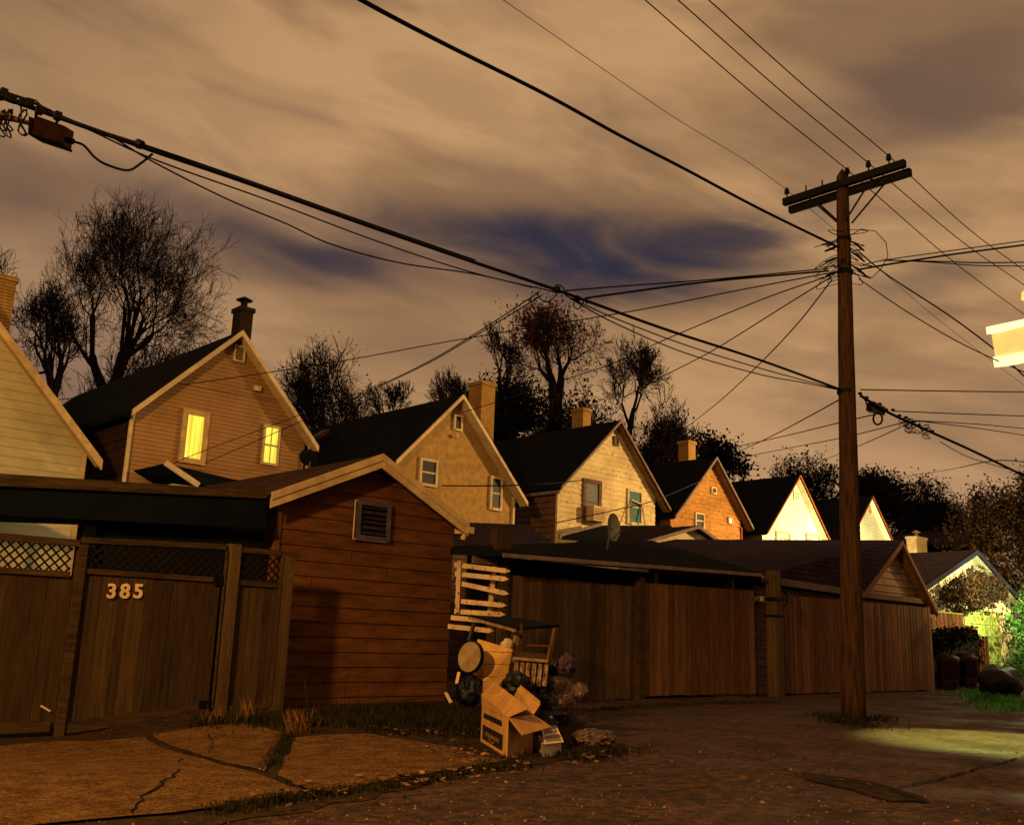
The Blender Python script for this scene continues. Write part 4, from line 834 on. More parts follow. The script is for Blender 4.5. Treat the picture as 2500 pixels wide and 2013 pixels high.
# slatted crate
CR = thing('slatted_crate', 'worn crate of flaking vertical slats between table leg and clear bag', 'crate', tuple(PD(*cp(700, 1080), 11.0)))
for k in range(6):
    x0 = 598+k*42; y0 = 880+k*5; m = MB(); A_, B2, C2_, D2_ = PD(*cp(x0, y0), 10.9), PD(*cp(x0+30, y0+3), 10.9), PD(*cp(x0+14, 1085), 10.75), PD(*cp(x0-16, 1080), 10.75); v = F*.02
    m.hexa([D2_, C2_, C2_+v, D2_+v, A_, B2, B2+v, A_+v]); m.build('slat', 'flaky', CR)
m = MB().beam(PD(*cp(590, 885), 10.86), PD(*cp(830, 905), 10.86), .03, .03); m.build('rail', 'old_wood', CR)
m = MB(); P = [PD(*cp(590, 1080), 10.85), PD(*cp(800, 1085), 10.85)]; v = F*.35; m.hexa([P[0], P[1], P[1]+v, P[0]+v, PD(*cp(605, 890), 10.95), PD(*cp(825, 910), 10.95), PD(*cp(825, 910), 10.95)+v, PD(*cp(605, 890), 10.95)+v]); m.build('core', 'fence_dark', CR)
# bags
zz = 10.4
c = PG(1362, 1765); prop(MB().blob(PD(1360, 1710, depth(c)), (.25, .24, .30), 11, .13, 1.7, .05, 5).build('plastic_bag', 'clear_bag', None, c, True), 'large cloudy plastic bag of leaves behind the cardboard box', 'plastic bag', 'cloudy plastic bags of leaves')
c = PD(1417, 1688, 10.7); prop(MB().blob(c, (.10, .09, .10), 12, .18, 2).build('plastic_bag', 'clear_bag', None, c, True), 'small crumpled plastic bag bulging beside the fence side of the big cloudy bag', 'plastic bag', 'cloudy plastic bags of leaves')
c = PG(1462, 1820); prop(MB().blob(PD(1450, 1802, depth(c)), (.22, .22, .095), 13, .28, 2.2, .1, 5).build('plastic_bag', 'clear_bag', None, c, True), 'flat collapsed plastic bag lying on the ground at the end of the pile', 'plastic bag', 'cloudy plastic bags of leaves')
c = PD(1384, 1624, 11.0); prop(MB().blob(c, (.10, .09, .13), 15, .25, 2.0, 0, 4).build('rubbish_bag', 'purple_bag', None, c), 'purple plastic bag on top of the pile against the fence', 'rubbish bag')
c = PD(1354, 1628, 11.1); prop(MB().blob(c, (.08, .1, .09), 16, .35, 2.5).build('rubbish_bag', 'bag', None, c), 'small dark bag between crate and purple bag', 'rubbish bag')
c = PG(1310, 1790); prop(MB().blob(PD(1306, 1732, depth(c)+.1), (.30, .22, .27), 17, .28, 2.2, .1, 4).build('rubbish_bag', 'bag', None, c), 'big black rubbish bag right behind the open cardboard box', 'rubbish bag')
for k, (x, y, z, r, lab) in enumerate(((1196, 1700, 10.9, .10, 'small dark bag wedged between the round lid and the open box'), (1262, 1668, 10.6, .12, 'dark bag filling the gap between table leg and open box'), (1330, 1668, 10.9, .10, 'dark crumpled bag in front of the slatted crate'), (1340, 1775, 10.0, .09, 'dark bag low between the printed carton and the cloudy bag'))):
    c = PD(x, y, z); prop(MB().blob(c, (r*1.2, r, r), 30+k, .35, 2.5, 0, 3).build('rubbish_bag', 'bag', None, c), lab, 'rubbish bag')
# big open cardboard box with its black printed panel
A_, B2, C2_ = PG(*cp(356, 1475)), PG(*cp(541, 1592)), PG(*cp(722, 1560))
ez = Vector((0, 0, 1)); hb = .355; D2_ = A_+(C2_-B2)
BX = thing('cardboard_box', 'large open cardboard box with a black label and flaps folded out', 'cardboard box', tuple(B2))
for nm, p, q in (('front_panel', A_, B2), ('side_panel', B2, C2_), ('back_panel', D2_, C2_), ('rear_side_panel', A_, D2_)):
    n_ = (q-p).cross(ez).normalized(); cen = (A_+C2_)/2; n_ = n_ if n_.dot(cen-p) > 0 else -n_; hh = hb
    a_, b_ = p, q; m = MB().hexa([a_, b_, b_+n_*.006, a_+n_*.006, a_+ez*hh, b_+ez*hh, b_+ez*hh+n_*.006, a_+ez*hh+n_*.006]); m.build(nm, 'cardboard', BX)
u = (B2-A_); nf = u.cross(ez).normalized(); nf = nf if nf.dot(F) < 0 else -nf
def onf(s_, t, o=.002): return A_+u*s_+ez*(hb*t)+nf*o
m = MB().hexa([onf(.08, .12), onf(.85, .12), onf(.85, .12, .004), onf(.08, .12, .004), onf(.08, .52), onf(.85, .52), onf(.85, .52, .004), onf(.08, .52, .004)]); lb = m.build('label_panel', 'ink', BX)
m = MB()
for k, st in enumerate(('|', '/|', '||', '|-', 'o|', '|-', '||', '|')):      # worn lettering too faint to read, and the emblem under it
    x = .16+k*.08
    for j, ch in enumerate(st):
        xx = x+j*.025; a, b = (.26, .38); m.face([onf(xx, a, .006), onf(xx+.014, a, .006), onf(xx+(.03 if ch == '/' else .014), b, .006), onf(xx+(.016 if ch == '/' else 0), b, .006)])
        if ch in '-o': m.face([onf(xx-.02, .31, .0062), onf(xx+.03, .31, .0062), onf(xx+.03, .33, .0062), onf(xx-.02, .33, .0062)])
for k in range(7): a = 3.14+k*.45; m.face([onf(.46+.08*math.cos(a), .24+.06*math.sin(a), .0055), onf(.46+.11*math.cos(a), .24+.09*math.sin(a), .0055), onf(.46+.11*math.cos(a+.3), .24+.09*math.sin(a+.3), .0055), onf(.46+.08*math.cos(a+.3), .24+.06*math.sin(a+.3), .0055)])
m.build('lettering', 'siding_tan', lb, fix=False)
m = MB().hexa([onf(.1, .72), onf(.8, .72), onf(.8, .72, .004), onf(.1, .72, .004), onf(.1, .86), onf(.8, .86), onf(.8, .86, .004), onf(.1, .86, .004)]); m.build('handle_slot', 'ink', BX)
v_ = (C2_-B2); ns = v_.cross(ez).normalized(); ns = ns if ns.dot(F) < 0 else -ns
m = MB(); P = [B2+v_*.46+ez*hb*.55+ns*.003, B2+v_*.56+ez*hb*.55+ns*.003, B2+v_*.56+ez*hb+ns*.003, B2+v_*.46+ez*hb+ns*.003]; m.prism(P, ns*.001); m.build('tape', 'tape', BX)
tA, tB, tC, tD = (p+ez*hb for p in (A_, B2, C2_, D2_)); zz = depth(B2)
def flap(*P): MB().prism([p if isinstance(p, Vector) else PD(*cp(p[0], p[1]), depth(tA if p[2] == 'a' else tB if p[2] == 'b' else tC if p[2] == 'c' else tD)+p[3]) for p in P], Vector((0, 0, .006))).build('flap', 'cardboard', BX)
flap(tA+ez*.003, tB+ez*.003, (690, 1245, 'b', .10), (620, 1180, 'b', .18), (452, 1058, 'a', .22), (362, 1145, 'a', .08))
flap(tB, tC, (862, 1372, 'c', -.08), (650, 1432, 'b', -.12))
flap(tD, tC, (778, 1215, 'c', .12), (776, 1190, 'c', .13), (556, 1008, 'd', .22))
flap(tD+ez*.004, tA+ez*.004, (372, 1055, 'a', .30), (550, 995, 'd', .22))
c = (tA+tC)/2; prop(MB().blob(c+Vector((0, 0, -.06)), (.13, .13, .10), 19, .3, 3).build('rubbish_bag', 'bag', None, c, True), 'black bag stuffed inside the open cardboard box', 'rubbish bag')
# small printed carton
A_, B2, C2_ = PG(*cp(760, 1525)), PG(*cp(789, 1590)), PG(*cp(925, 1572)); hb = .15; D2_ = A_+(C2_-B2)
BW = thing('printed_carton', 'small pale carton printed in black and red standing right of the large box', 'carton', tuple(B2))
m = MB().hexa([A_, B2, C2_, D2_]+[p+ez*(hb*.85) for p in (A_, B2, C2_, D2_)]); m.build('carton_body', 'paper', BW)
T = [PD(*cp(780, 1330), depth(A_)+.22), PD(*cp(806, 1496), depth(B2)-.01), PD(*cp(945, 1480), depth(C2_)-.01), PD(*cp(860, 1292), depth(D2_)+.25)]
v = ez*.006; m = MB().hexa(T+[p+v for p in T]); lid = m.build('lid', 'paper', BW)
def ont(s_, t, o=.009): return T[1].lerp(T[2], s_).lerp(T[0].lerp(T[3], s_), t)+ez*o
m = MB()
for k in range(7): t = .06+k*.035; m.face([ont(.1, t), ont(.92, t), ont(.92, t+.015), ont(.1, t+.015)])
m.face([ont(.1, .38), ont(.62, .38), ont(.62, .6), ont(.1, .6)]); m.face([ont(.68, .36), ont(.88, .36), ont(.88, .46), ont(.68, .46)])
for k in range(8): t = .5+k*.05; m.face([ont(.68, t), ont(.95, t), ont(.95, t+.02), ont(.68, t+.02)])
m.build('printing', 'grey_trim', lid, fix=False)
m = MB(); m.face([ont(.08, .72), ont(.32, .72), ont(.32, .97), ont(.08, .97)]); m.face([ont(.38, .7), ont(.58, .7), ont(.58, .95), ont(.38, .95)]); m.build('red_lettering', 'red_print', lid, fix=False)

# ------------------------------------------------------------------ utility pole
PB = Vector((14.84, 7.75, 0)); ptop = PB+Vector((.10, -.15, 9.12))
UP = thing('utility_pole', 'tall brown wooden utility pole with a double crossarm', 'utility pole', tuple(PB))
m = MB(); n = 24; rr = [.185-.085*k/n for k in range(n+1)]; m.tube([PB.lerp(ptop, k/n)+Vector((noise.noise(Vector((k*.3, 0, 1)))*.02, 0, 0)) for k in range(n+1)], rr, 20); m.tube([ptop, ptop+Vector((0, 0, .14))], [.1, .01], 20); m.v[:] = [v for v in m.v]; m.build('pole', 'pole', UP, smooth_=True)
ax = Vector((-.1, .0, 0)); cA = PY(1925, 476, 8.75); cB = PY(2222, 410, 6.7)
cA = Vector((14.94, 8.70, 8.90)); cB = Vector((14.94, 6.44, 8.90))
for dx, dz in ((-.10, .035), (.10, -.05)):
    m = MB().beam(cA+Vector((dx, 0, dz)), cB+Vector((dx, 0, dz)), .10, .125); m.build('crossarm', 'pole_dark', UP)
for s_ in (1, -1):
    for dx in (-.2, .2):
        m = MB().beam(Vector((14.94+dx, 7.55+s_*.62, 8.85)), Vector((14.94+dx*.5, 7.6+s_*.08, 8.25)), .03, .012, (1, 0, 0)); m.build('brace', 'iron', UP)
ins = []
for t in (.03, .55, .72, .88):
    p = cA.lerp(cB, t)+Vector((-.10, 0, .09)); q = MB().lathe(p, [(.012, 0), (.012, .08), (.035, .09), (.05, .11), (.035, .13), (.05, .15), (.03, .18), (.035, .2), (0, .21)], sides=10).build('insulator', 'iron', UP, smooth_=True); ins.append(p+Vector((0, 0, .17)))
for t in (.2, .34): p = cA.lerp(cB, t)+Vector((-.10, 0, .09)); MB().tube([p, p+Vector((0, 0, .13))], .014, 6).build('pin', 'iron', UP)
m = MB()
for k in range(26):   # tangle of jumper loops where the drops meet the pole
    a = random.uniform(0, 6.28); z = random.uniform(7.3, 8.0); p = Vector((14.9+.1*math.cos(a), 7.62+.1*math.sin(a), z))
    s_ = random.choice((-1, -1, 1)); wd = random.uniform(.15, .5); hh = random.uniform(-.25, .12); z2 = random.uniform(-.35, .1)
    m.tube([p+R0*s_*wd*math.sin(t*math.pi)**.7+Vector((0, 0, hh*math.sin(t*math.pi)+z2*t)) for t in [j/14 for j in range(15)]], .007, 4)
m.tube([Vector((14.9, 7.6, 8.0))+R0*x+Vector((0, 0, z)) for x, z in ((.1, 0), (.3, .13), (.55, .1), (.72, -.1), (.74, -.35), (.6, -.6), (.45, -.75), (.15, -.7))], .008, 5)
m.build('jumper_loops', 'cable', UP)
m = MB()
for dz, s_ in ((7.9, 1), (7.7, 1), (7.45, 1), (7.35, -1), (7.6, -1), (7.8, -1)): p = Vector((14.9, 7.6, dz)); MB().tube([p+R0*s_*.12, p+R0*s_*.2+Vector((0, 0, -.04)), p+R0*s_*.34+Vector((0, 0, -.17 if s_ > 0 else -.10))], [.012, .026, .016], 6).build('clamp', 'iron', UP)
for x, y, z, r in ((14.93, 7.62, 7.3, .135), (14.93, 7.62, 7.9, .125), (14.9, 7.68, 5.2, .15)): MB().lathe(Vector((x, y, z)), [(r-.01, 0), (r, .02), (r, .06), (r-.01, .08)]).build('band', 'iron', UP)

# ------------------------------------------------------------------ wires
def wire(label, pts, r, name='overhead_wire', group='overhead wires', parts=None, mt='cable', wob=.0):
    """pts: (photo x, photo y, distance) knots or world Vectors; a smooth hanging cable through them"""
    P = [p if isinstance(p, Vector) else PD(*p) for p in pts]; Q = []
    n = len(P)
    for i in range(n-1):
        p0, p1, p2, p3 = P[max(i-1, 0)], P[i], P[i+1], P[min(i+2, n-1)]
        if i == 0: p0 = p1*2-p2
        if i == n-2: p3 = p2*2-p1
        for k in range(12):
            t = k/12; Q.append(.5*((2*p1)+(p2-p0)*t+(2*p0-5*p1+4*p2-p3)*t*t+(3*p1-p0-3*p2+p3)*t**3)+Vector((0, 0, wob*math.sin((i*12+k)*1.3)*.3)))
    Q.append(P[-1]); m = MB().tube(Q, r, 5)
    o = m.build(name, mt, None, P[0], True); prop(o, label, 'wire', group); return o
def d(x, y): return (x*1.1596, y*1.1596)      # overview pixel -> photograph pixel
# primary conductors over the crossarm, running along the alley
def primary(lab, i, top, far, r=.009):
    p = ins[i]; t = PY(*top, p.y); q = PY(*far, p.y); wire(lab, [p+(t-p)*1.25+Vector((0, 0, .02)), t, p.lerp(t, .5)+Vector((0, 0, -.05)), p, p.lerp(q, .5)+Vector((0, 0, -.12)), q, p+(q-p)*1.5], r)
primary('thin wire from the top edge to the left end of the crossarm', 0, (1228, 0), d(2180, 830), .005)
primary('left of the three wires reaching the right half of the crossarm from above', 1, (1575, 0), d(2180, 680))
primary('middle of the three wires reaching the right half of the crossarm from above', 2, (1655, 0), d(2170, 610))
primary('right of the three wires reaching the crossarm end insulator from above', 3, (1730, 0), d(2170, 580))
PC = Vector((14.9, 7.6, 7.85)); zP = depth(PC)
wire('thick sagging cable from the top edge down to the pole cluster', [(d(700, -40))+(8.0,), (d(760, 0))+(8.3,), d(930, 90)+(9.3,), d(1150, 200)+(10.8,), d(1310, 288)+(12.2,), d(1440, 355)+(13.4,), d(1600, 440)+(15.0,), d(1768, 522)+(zP,)], .022)
wire('heavy main cable crossing the picture from the left edge to the pole', [d(-60, 178)+(7.3,), d(0, 203)+(7.55,), d(300, 310)+(8.2,), d(520, 385)+(8.95,), d(760, 470)+(9.9,), d(1000, 553)+(11.0,), d(1170, 610)+(11.7,), d(1400, 693)+(13.1,), d(1600, 758)+(14.7,), d(1778, 823)+(16.4,)], .021)
wire('companion cable lashed just above the heavy main cable', [d(-60, 172)+(7.35,), d(0, 192)+(7.6,), d(60, 212)+(7.8,), d(170, 262)+(8.0,), d(340, 318)+(8.3,), d(520, 380)+(9.0,), d(760, 465)+(9.95,), d(1000, 548)+(11.05,)], .012)
wire('slack wire just below the main cable, ending right of the house peaks', [d(180, 270)+(8.0,), d(330, 338)+(8.3,), d(560, 420)+(9.1,), d(800, 510)+(10.1,), d(1000, 575)+(11.0,), d(1180, 617)+(11.8,)], .008)
wire('lowest slack wire leaving the splice box side of the main cable', [d(230, 285)+(8.0,), d(330, 345)+(8.3,), d(480, 420)+(8.9,), d(600, 470)+(9.3,), d(700, 515)+(9.7,), d(840, 553)+(10.3,), d(1000, 577)+(11.0,), d(1120, 605)+(11.5,)], .008)
wire('wire sagging below the main cable towards the pole, upper of the pair', [d(1190, 622)+(11.9,), d(1290, 668)+(12.4,), d(1440, 725)+(13.4,), d(1600, 775)+(14.7,), d(1778, 823)+(16.4,)], .009)
wire('wire sagging below the main cable towards the pole, lower of the pair', [d(1200, 628)+(11.9,), d(1290, 678)+(12.4,), d(1440, 742)+(13.4,), d(1600, 788)+(14.7,), d(1690, 805)+(15.5,), d(1778, 823)+(16.4,)], .009)
SPL = d(1745, 565)+(16.6,)
wire('upper of two drops from the pole cluster to the main cable clamp', [SPL, d(1500, 588)+(15,), d(1300, 603)+(13.5,), d(1190, 612)+(11.9,)], .011)
wire('lower thick drop from the pole cluster to the second main cable clamp', [d(1745, 570)+(16.6,), d(1500, 592)+(15,), d(1300, 618)+(13.5,), d(1232, 628)+(12.2,)], .017)
wire('service wire from the first clamp down towards the ochre stucco house', [d(1135, 615)+(11.6,), d(1020, 690)+(14,), d(900, 762)+(17,), d(780, 818)+(20,), d(600, 885)+(22,), d(400, 960)+(22.5,), d(350, 985)+(22.6,)], .009)
wire('twin service wire beneath the one leaving the first clamp', [d(1140, 622)+(11.6,), d(1020, 695)+(14,), d(900, 765)+(17,), d(780, 822)+(20,), d(620, 893)+(22,), d(430, 975)+(22.5,)], .009)
wire('long service wire passing left across the tan house gable to the left edge', [d(1745, 575)+(16.6,), d(1560, 610)+(17,), d(1330, 655)+(18,), d(960, 716)+(21,), d(700, 763)+(22.5,), d(420, 805)+(23.4,), d(180, 835)+(24,), d(0, 852)+(24,), d(-60, 856)+(24,)], .012)
wire('service wire from the pole cluster to the ochre house gable', [d(1748, 580)+(16.6,), d(1600, 632)+(18,), d(1400, 715)+(20,), d(1290, 765)+(22,), d(1200, 795)+(24,), d(1050, 845)+(27,), d(960, 872)+(28.5,)], .012)
wire('service wire from the pole cluster passing behind the peeling house chimney', [d(1750, 583)+(16.6,), d(1650, 645)+(18,), d(1500, 738)+(21,), d(1400, 790)+(24,), d(1310, 838)+(27,)], .012)
wire('steep service wire from the pole cluster down to the trees above the orange house', [d(1752, 588)+(16.6,), d(1680, 680)+(18,), d(1600, 765)+(21,), d(1520, 840)+(26,), d(1455, 892)+(32,)], .012)
PR_ = (d(1808, 555))
wire('upper of the pair leaving the pole cluster right and upward', [d(1810, 560)+(16.9,), d(1860, 548)+(17,), d(2000, 528)+(17.5,), d(2170, 505)+(18,)], .010)
wire('lower thicker wire of the pair leaving the pole cluster right and upward', [d(1810, 567)+(16.9,), d(1880, 555)+(17,), d(2010, 535)+(17.5,), d(2170, 514)+(18,)], .018)
wire('level twisted wire leaving the pole cluster to the right edge', [d(1860, 548)+(17,), d(1960, 550)+(17.5,), d(2060, 553)+(18,), d(2170, 552)+(18.5,)], .012)
wire('second level twisted wire just below the first at the right edge', [d(1860, 547)+(17,), d(1960, 552)+(17.5,), d(2060, 559)+(18,), d(2170, 560)+(18.5,)], .010)
wire('descending wire from the pole cluster to the street lamp, upper one', [d(1808, 530)+(16.9,), d(1870, 580)+(16.5,), d(2000, 665)+(16,), d(2100, 740)+(15.5,), d(2160, 795)+(15,)], .013)
wire('descending wire from the pole to the street lamp, lower one', [d(1808, 587)+(16.9,), d(1900, 650)+(16.5,), d(2000, 710)+(16,), d(2080, 750)+(15.5,), d(2160, 785)+(15,)], .010)
wire('straight wire from the pole to the right edge at gutter cable height', [d(1812, 820)+(16.5,), d(1990, 823)+(17.5,), d(2170, 825)+(19,)], .011)
wire('horizontal wire from the splice box to the right edge', [d(1880, 865)+(16.8,), d(2000, 870)+(18,), d(2170, 876)+(20,)], .010)
wire('upper faint wire fanning right from the clamp past the splice box', [d(1925, 885)+(17.5,), d(2050, 892)+(19,), d(2170, 903)+(21,)], .009)
wire('lower faint wire fanning right from the clamp past the splice box', [d(1925, 885)+(17.5,), d(2050, 900)+(19,), d(2170, 918)+(21,)], .009)
wire('heavy cable from the pole descending to the right edge', [d(1812, 833)+(16.4,), d(1870, 868)+(17,), d(1950, 905)+(17.8,), d(2050, 950)+(18.9,), d(2170, 1008)+(20.5,)], .026)
wire('thin wire hanging under the descending heavy cable', [d(1980, 930)+(18,), d(2030, 958)+(18.6,), d(2080, 975)+(19.2,), d(2170, 1000)+(20.4,)], .008)
wire('service wire from the pole to the orange house, upper one', [d(1778, 835)+(16.3,), d(1700, 878)+(19,), d(1620, 920)+(24,), d(1545, 955)+(31,)], .012)
wire('service wire passing behind the pole to the orange house chimney', [d(1860, 868)+(17.2,), d(1778, 887)+(19,), d(1650, 918)+(25,), d(1550, 940)+(31,)], .012)
wire('thin service wire passing behind the pole below the other two', [d(1915, 886)+(17.4,), d(1778, 920)+(20,), d(1650, 945)+(26,), d(1560, 963)+(32,)], .010)
wire('thin wire slanting down left to the far trees behind the pole', [d(1920, 888)+(17.5,), d(1850, 920)+(20,), d(1780, 950)+(26,), d(1715, 975)+(34,)], .010)
wire('faint far wire rising right above the far tree line', [d(1910, 1002)+(40,), d(2000, 988)+(30,), d(2090, 970)+(20,), d(2170, 973)+(21,)], .012)
wire('long low wire crossing in front of the ochre stucco house', [d(930, 1022)+(20,), d(1050, 1022)+(21,), d(1150, 1018)+(23,), d(1230, 1010)+(26,)], .014)
wire('low wire crossing in front of the peeling house windows', [d(1170, 1100)+(20,), d(1300, 1072)+(22,), d(1380, 1052)+(25,), d(1480, 1010)+(30,)], .012)
# splice boxes
SB = thing('splice_box', 'rusty brown splice box hanging under the main cable at the left edge', 'splice box', tuple(PD(112, 318, 7.7)))
def bx(par, q, zc, th, mt, nm):
    P = [PD(x, y, z) for (x, y), z in zip(q, zc)]; v = F*th; m = MB().hexa([P[3], P[2], P[2]+v, P[3]+v, P[0], P[1], P[1]+v, P[0]+v]); return m.build(nm, mt, par)
bx(SB, [(84, 281), (159, 308), (152, 352), (78, 330)], [7.6, 7.9, 7.9, 7.6], .16, mat('rusty_metal', (.16, .05, .02), (.09, .035, .018), 20, .7), 'case')
bx(SB, [(78, 328), (153, 352), (151, 358), (76, 333)], [7.58, 7.88, 7.88, 7.58], .18, 'iron', 'bottom_flange'); bx(SB, [(70, 284), (80, 287), (76, 330), (68, 328)], [7.58, 7.6, 7.6, 7.58], .18, 'iron', 'end_flange')
m = MB().tube([PD(159, 340, 7.85), PD(180, 346, 7.9)], .025, 8); m.build('cable_gland', 'iron', SB)
for a, b in (((88, 283), (93, 262)), ((138, 300), (140, 278))): MB().tube([PD(*a, 7.7), PD(*b, 7.75)], .012, 5).build('hanger', 'iron', SB)
MB().tube([PD(-20, 280, 7.4), PD(10, 285, 7.5), PD(45, 293, 7.55), PD(75, 302, 7.62)], [.02, .03, .024, .018], 8).build('cable_stub', mat('rust_brown_sleeve', (.10, .04, .02), None, 10, .7), SB)
wire('black loop cable dropping from the splice box and rising back to the main cable', [(180, 346, 7.9), (205, 356, 7.95), (232, 385, 8.0), (262, 403, 8.05), (312, 416, 8.15), (345, 398, 8.2), (372, 376, 8.3)], .011, name='cable_loop', group='cable loops')
def loops(lab, cx, cy, zc, n, w, h, r=.006, rise=0):
    m = MB()
    for k in range(n):
        x0 = cx+random.uniform(-w, w); y0 = cy+random.uniform(-4, 4)+rise*(x0-cx); ww = random.uniform(6, 14); hh = h*random.uniform(.6, 1.1)
        m.tube([PD(x0+ww*math.sin(t*2.2)*.9, y0+hh*(1-math.cos(t))/2*1.0, zc+.03*math.sin(t*2)) for t in [j*.45 for j in range(15)]], r, 4)
    o = m.build('cable_loop', 'cable', None, PD(cx, cy, zc), True); prop(o, lab, 'wire', 'cable loops'); return o
loops('cluster of hanging wire loops at the far left of the main cable', 30, 268, 7.5, 5, 28, 62, .007)
m = MB(); m.tube([PD(*p, 7.65) for p in ((35, 252), (50, 242), (68, 240), (88, 246), (105, 262), (125, 270))], .008, 5); m.tube([PD(*p, 7.65) for p in ((50, 246), (52, 270), (50, 300), (60, 318), (62, 328), (52, 330))], .007, 5)
prop(m.build('cable_loop', 'cable', None, PD(35, 252, 7.65), True), 'arching jumper over the main cable beside the rusty splice box', 'wire', 'cable loops')
m = MB()
for p in ((0, 232), (8, 225), (20, 236), (30, 240), (55, 248), (72, 252), (95, 268), (140, 282)): q = PD(*p, 7.6); prop(MB().box(q-Vector((.02, .02, .03)), q+Vector((.03, .03, .03))).build('cable_clamp', 'iron', None, q), 'one of the small black clamps riding on the main cable near the left edge', 'cable clamp', 'cable clamps at the left edge')
for lab, (x, y), z in (('clamp on the main cable above the first service drop', d(1172, 608), 11.7), ('second clamp on the main cable right of the first drop', d(1215, 628), 12.0), ('tiny clamp on the cable near the left trees', (340, 352), 8.2)):
    q = PD(x, y, z); prop(MB().blob(q, (.05, .05, .04), 3, .2, sub=2).build('cable_clamp', 'iron', None, q), lab, 'cable clamp', 'cable clamps')
for lab, pts in (('curled jumper at the first clamp on the main cable', [d(1130, 614), d(1137, 628), d(1150, 635), d(1165, 628), d(1175, 612)]), ('curled jumper at the second clamp on the main cable', [d(1210, 628), d(1208, 645), d(1218, 650), d(1226, 640), d(1232, 628)]), ('small arch of wire above the first clamp', [d(1165, 612), d(1172, 600), d(1182, 602), d(1190, 612)])):
    wire(lab, [p+(11.8,) for p in pts], .008, name='cable_loop', group='cable loops')
SB2 = thing('splice_box', 'grey splice box with looped cables just right of the utility pole', 'splice box', tuple(PD(2145, 995, 16.8)))
bx(SB2, [(2133, 979), (2163, 994), (2160, 1014), (2128, 1006)], [16.7, 17.0, 17.0, 16.7], .15, 'metal', 'case'); bx(SB2, [(2122, 984), (2133, 979), (2128, 1007), (2120, 1001)], [16.6, 16.7, 16.7, 16.6], .12, 'iron', 'end_cap')
m = MB(); m.tube([PD(2143+11*math.sin(t), 1022-14*math.cos(t), 16.8) for t in [j*.45 for j in range(15)]], .018, 5); m.build('coiled_cable', 'cable', SB2)
wire('short slack cable linking the pole to the grey splice box', [(2100, 962, 16.4), (2112, 975, 16.5), (2118, 990, 16.6), (2128, 996, 16.7)], .015, name='cable_loop', group='cable loops')
loops('tangle of wire loops on the descending heavy cable right of the pole', 2235, 1030, 17.6, 7, 38, 34, .009, .45)
m = MB()
for k in range(12): x = 2100+k*16; q = PD(x, 966+(x-2105)*.5+random.uniform(-4, 5), 16.6+k*.12); prop(MB().box(q-Vector((.02, .02, .015)), q+Vector((.035, .03, .02))).build('cable_clamp', 'iron', None, q), 'one of the small clamps in a row along the descending cable right of the pole', 'cable clamp', 'cable clamps right of the pole')

# ------------------------------------------------------------------ street lamp at the right edge
LP = PD(2490, 838, 15.2); SL = thing('street_lamp', 'large box shaped street lamp glowing pale yellow at the right edge', 'street lamp', (LP.x+.6, LP.y-.4, 0))
def pt(x, y, z=15.2): return PD(x, y, z)
q = [(2441, 796), (2560, 770), (2560, 872), (2457, 893)]; bx(SL, q, [15.2, 15.6, 15.6, 15.2], .3, 'glow_dim', 'lens')
bx(SL, [(2436, 793), (2562, 766), (2562, 782), (2438, 812)], [15.15, 15.55, 15.55, 15.15], .38, 'glow', 'hood'); bx(SL, [(2453, 868), (2562, 846), (2562, 874), (2457, 894)], [15.15, 15.55, 15.55, 15.15], .38, 'glow', 'lower_rim')
MB().lathe(pt(2514, 728), [(.12, 0), (.11, .1), (.04, .16), (0, .17)], sides=12).build('photocell', 'glow_dim', SL)
MB().tube([pt(2514, 726), pt(2520, 785)], .06, 10).build('stem', 'glow_dim', SL)
MB().tube([pt(2560, 800, 15.6), pt(2640, 790, 15.8), pt(2700, 830, 16)], .05, 8).build('bracket', 'metal', SL)
e = pt(2700, 830, 16); MB().tube([Vector((e.x, e.y, 0)), e+Vector((0, 0, .8))], [.16, .1], 12).build('pole', 'pole', SL)
def spot(name, loc, tgt, energy, col, ang, blend, r=.15): return lamp(name, 'SPOT', loc, energy, col, r, tgt, ang, blend)
def point(name, loc, energy, col, r=.1): return lamp(name, 'POINT', loc, energy, col, r)
spot('street_lamp_light', LP+Vector((.1, -.1, -.6)), PG(2490, 1812), 6500, (.85, 1, .20), 40, .5, .05)

# wall lamp on the pale garage (just outside the frame) and two unseen lamps behind the roofs
def unseenlamp(lab, loc, energy, col, mast=True):
    t = thing('unseen_lamp', lab, 'lamp', (loc[0], loc[1], 0)); loc = Vector(loc)
    MB().lathe(loc, [(.0, -.1), (.08, -.06), (.09, .0), (.05, .06)], sides=12).build('bulb', 'bulb', t)
    MB().lathe(loc+Vector((0, 0, .08)), [(.16, 0), (.12, .06), (.03, .1), (0, .1)], sides=12).build('shade', 'metal', t)
    if mast: MB().tube([Vector((loc.x, loc.y+.22, 0)), Vector((loc.x, loc.y+.22, loc.z+.2)), Vector((loc.x, loc.y, loc.z+.2))], .03, 6).build('post', 'metal', t)
    point('unseen_lamp_light', loc+Vector((0, -.02, -.25)), energy, col)
q = PY(2535, 1400, 10.4); unseenlamp('bare lamp on a post beside the pale garage', tuple(q), 150, (1, .95, .55)); spot('garage_flood_light', q+Vector((.1, .12, -.1)), (36.9, 13.9, 3.0), 3300, (1, 1, .50), 66, .7, .08)
unseenlamp('unseen lamp on a post added to brighten the white and pale yellow gabled houses', (40.8, 18.6, 3.7), 3600, (1, .86, .42))  # added lamp, put in only to brighten the right-hand gables
unseenlamp('yard lamp on a post in the cream sided house yard', (8.3, 19.2, 2.2), 60, (.75, 1, .75))

